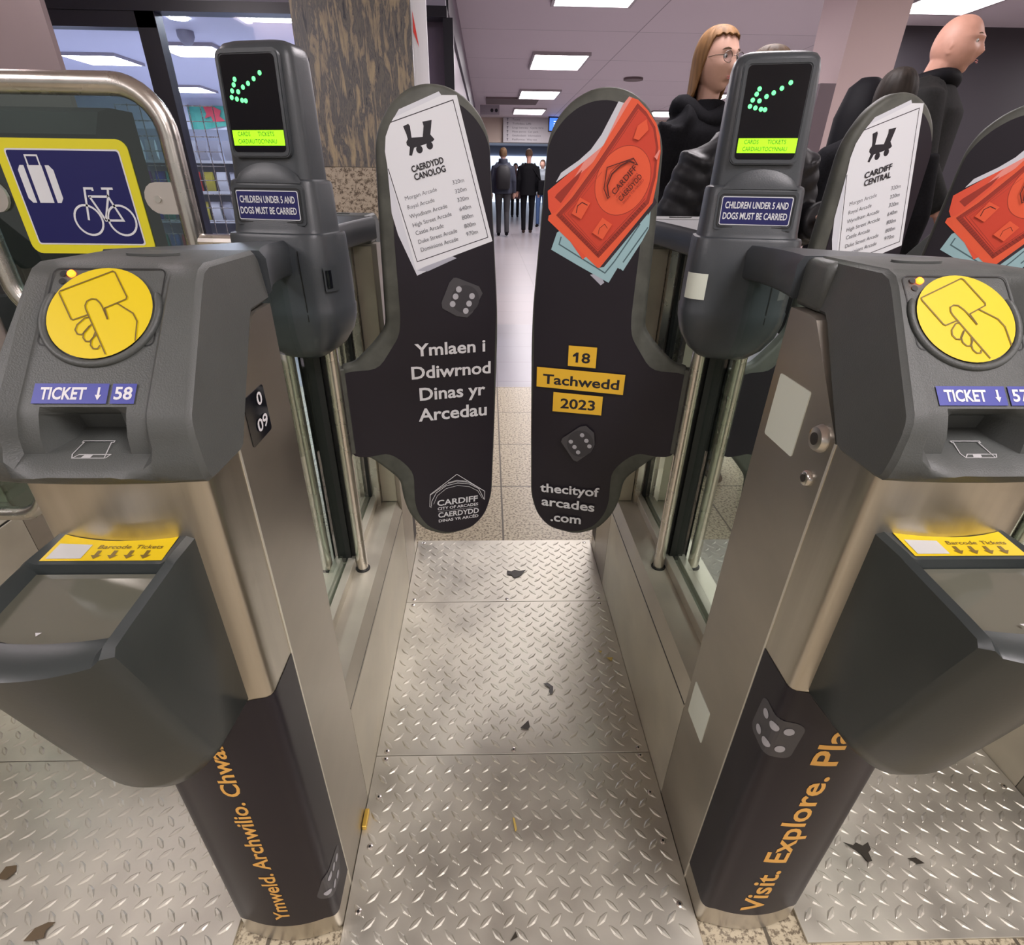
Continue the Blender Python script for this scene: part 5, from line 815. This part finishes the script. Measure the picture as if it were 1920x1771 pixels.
STAND = dict(pelvis=(0, 0, .95), chest=(0, 0, 1.30), neck=(0, .008, 1.475), head=(0, -.012, 1.632), shl=(.175, 0, 1.41), shr=(-.175, 0, 1.41), ell=(.235, .03, 1.13), elr=(-.235, .03, 1.13), wrl=(.25, -.04, .88), wrr=(-.25, -.04, .88),
 hipl=(.095, 0, .93), hipr=(-.095, 0, .93), knl=(.10, -.01, .50), knr=(-.10, -.01, .50), anl=(.10, .01, .085), anr=(-.10, .01, .085))
def pose(**k): d = dict(STAND); d.update(k); return d
skinA = mat('skin_fair', (.60, .36, .28), .5, noise=.05, nscale=25); skinB = mat('skin_ruddy', (.60, .32, .24), .5, noise=.06, nscale=25)
blackfab = mat('black_wool', (.006, .006, .008), .85, spec=.12, noise=.3, nscale=120, bump=.6, bscale=160); blackpuff = mat('black_quilted_nylon', (.006, .006, .008), .5, spec=.3, bump=.3, bscale=60)
navyf = mat('navy_cloth', (.025, .03, .05), .7); greyf = mat('charcoal_trousers', (.05, .05, .055), .75, spec=.2); suitf = mat('black_suit', (.006, .006, .008), .7, spec=.15); darkshoe = mat('dark_shoe_leather', (.03, .012, .008), .4); browncoat = mat('dark_grey_coat', (.016, .016, .016), .8, spec=.15, noise=.2, nscale=80)
# woman in glasses
t, k, J, M = person('woman in round glasses and furry black coat with light brown bob', (.915, 2.92, 0), .46, 1.66, skinA, pose(), .0045, turn=0, tilt=.06, hk=1.07)
kk = k*1.07; face(t, M, kk, glasses_=True, lips=(.42, .13, .12)); hair_cap(t, M, kk, hairmat('light_brown_hair', (.21, .11, .045)), low=-.135, face_az=1.42, puff=1.13, flare=.12, front=.086)
coat(t, k, J, blackfab, 'furry_coat', hem=.55, collar=.05, sleeve=.074)
bm = B(); tube(bm, [(math.sin(a)*.115*k, (.03+math.cos(a)*.10)*k, (1.45-.03*math.cos(a+math.pi)+.02*math.sin(a*3))*k) for a in [2*math.pi*i/24 for i in range(24)]], .045*k, 14, closed=True); o = obj('fur_hood', bm, blackfab, t, smooth=80)
d = o.modifiers.new('fur', 'DISPLACE'); tx = bpy.data.textures.new('fur_noise', 'CLOUDS'); tx.noise_scale = .012; d.texture = tx; d.strength = .012
trousers(t, k, J, greyf); shoes(t, k, J, darkshoe)
# woman behind the display post
t, k, J, M = person('person with brown hair in black quilted jacket standing behind the gate 57 display', (.83, 2.14, 0), 0, 1.47, skinA, pose(ell=(.27, .05, 1.15), wrl=(.275, -.17, 1.19), elr=(-.28, .02, 1.14), wrr=(-.21, -.15, 1.00)), .0045, tilt=.1, curl=.8)
face(t, M, k); hair_cap(t, M, k, hairmat('dark_brown_hair', (.12, .07, .035)), low=-.10, face_az=.9, puff=1.15, front=.07)
coat(t, k, J, blackpuff, 'quilted_jacket', hem=.72, puff=.010, sleeve=.085, w=(.21, .22, .215, .225, .20), dep=.15, vox=.008)
bm = B(); tube(bm, [J['wrl']+Vector((.032, -.016, -.115))*k+Vector((0, .011*math.cos(a), .011*math.sin(a)))*0 +Vector((.010*math.cos(a), .010*math.sin(a), 0)) for a in [2*math.pi*i/14 for i in range(14)]], .0018, 6, closed=True); obj('gold_ring', bm, mat('ring_gold', (.9, .6, .2), .2, 1), t)
trousers(t, k, J, greyf); shoes(t, k, J, darkshoe)
# bald man
t, k, J, M = person('bald man in dark coat and scarf walking past behind the right paddles', (2.09, 3.2, 0), .80, 1.82, skinB, pose(head=(0, -.035, 1.598), ell=(.25, .10, 1.14), wrl=(.25, .02, .90), elr=(-.27, -.08, 1.15), wrr=(-.24, -.22, .95)), .0048, male=True, tilt=.04)
face(t, M, k, lips=(.42, .16, .13), brow=(.2, .16, .13)); coat(t, k, J, browncoat, 'overcoat', hem=.50, collar=.06, sleeve=.082, w=(.24, .23, .225, .24, .22), dep=.16)
bm = B(); tube(bm, [(math.sin(a)*.082*k, (.01+math.cos(a)*.078)*k, 1.478*k+.008*math.sin(a*2)) for a in [2*math.pi*i/24 for i in range(24)]], .034*k, 12, closed=True); obj('scarf', bm, suitf, t, smooth=80)
bm = B(); zs = [superring(0, .27*k, z*k, a*k, b*k, 2.6, 28) for z, a, b in ((.98, .10, .04), (1.0, .15, .08), (1.15, .17, .11), (1.35, .16, .11), (1.47, .12, .08), (1.51, .06, .04))]; loft(bm, zs)
obj('backpack', bm, suitf, t, smooth=60); trousers(t, k, J, greyf); shoes(t, k, J, darkshoe)
# black coat at the right edge
t, k, J, M = person('person in black coat cut off by the right edge of the photo', (2.33, 2.45, 0), -.4, 1.62, skinA, pose(), .010, hk=1)
face(t, M, k); hair_cap(t, M, k, hairmat('black_hair', (.02, .015, .012)), low=-.1, face_az=1.0, puff=1.12, front=.07); coat(t, k, J, blackfab, 'long_coat', hem=.5, sleeve=.08, w=(.24, .23, .22, .23, .2)); trousers(t, k, J, greyf); shoes(t, k, J, darkshoe)
# dark figure between the display post and the neighbouring paddle
t, k, J, M = person('person in black coat mostly hidden behind the Cardiff Central paddle', (1.64, 2.75, 0), 2.8, 1.52, skinA, pose(ell=(.30, -.02, 1.16), wrl=(.34, -.05, .92)), .010)
hair_cap(t, M, k, hairmat('black_hair', (.02, .015, .012)), low=-.1, face_az=1.0, puff=1.12, front=.07); face(t, M, k); coat(t, k, J, blackfab, 'long_coat', hem=.5, sleeve=.085, w=(.25, .24, .23, .24, .21)); trousers(t, k, J, greyf); shoes(t, k, J, darkshoe)
# walkers far down the concourse
t, k, J, M = person('man in navy hooded jacket with black backpack walking away', (.27, 14.0, 0), math.pi, 1.74, skinA, pose(anl=(.09, -.10, .085), knl=(.09, -.09, .5), anr=(-.09, .18, .11), knr=(-.09, .02, .49)), .016)
hair_cap(t, M, k, hairmat('dark_brown_hair', (.05, .03, .02)), low=-.05, face_az=1.2, puff=1.08, front=.08); coat(t, k, J, navyf, 'hooded_jacket', hem=.86, collar=.10, sleeve=.072, w=(.2, .2, .2, .22, .2)); trousers(t, k, J, greyf); shoes(t, k, J, suitf)
bm = B(); loft(bm, [superring(0, .20*k, z*k, a*k, b*k, 3, 24) for z, a, b in ((.95, .12, .06), (.98, .15, .09), (1.2, .16, .10), (1.36, .14, .08), (1.41, .08, .04))]); obj('backpack', bm, mat('backpack_black', (.012, .012, .014), .6), t, smooth=60)
t, k, J, M = person('man in black suit with shoulder bag walking away', (.90, 15.0, 0), math.pi, 1.77, skinB, pose(anl=(.09, .06, .09), anr=(-.09, -.08, .085)), .016)
hair_cap(t, M, k, hairmat('short_brown_hair', (.09, .05, .03)), low=-.03, face_az=1.2, puff=1.06, front=.08); coat(t, k, J, suitf, 'suit_jacket', hem=.80, collar=.02, sleeve=.066, w=(.20, .19, .185, .215, .2)); trousers(t, k, J, suitf); shoes(t, k, J, darkshoe)
bm = B(); box(bm, -.42*k, -.22*k, .02, .16, .82*k, 1.12*k, .03); tube(bm, [(-.30*k, .08, 1.1*k), (-.10*k, .14, 1.34*k), (.10*k, .06, 1.46*k)], .016, 8); obj('shoulder_bag', bm, suitf, t)
t, k, J, M = person('small distant person in grey top and blue jeans right of the suited man', (1.42, 17.2, 0), -.3, 1.62, skinA, pose(), .016)
hair_cap(t, M, k, hairmat('short_brown_hair', (.09, .05, .03)), low=-.05, face_az=1.0, puff=1.08, front=.07); coat(t, k, J, mat('grey_top', (.28, .32, .36), .7), 'top', hem=.85, sleeve=.07); trousers(t, k, J, mat('blue_denim', (.06, .12, .28), .7)); shoes(t, k, J, suitf)
t, k, J, M = person('tiny distant person in dark clothes between the two walking men', (.89, 22, 0), 0, 1.65, skinA, pose(), .018)
hair_cap(t, M, k, hairmat('black_hair', (.02, .015, .012)), low=-.05, face_az=1.0, puff=1.08, front=.07); coat(t, k, J, mat('maroon_coat', (.10, .05, .05), .7), 'coat', hem=.6, sleeve=.07); trousers(t, k, J, suitf); shoes(t, k, J, suitf)
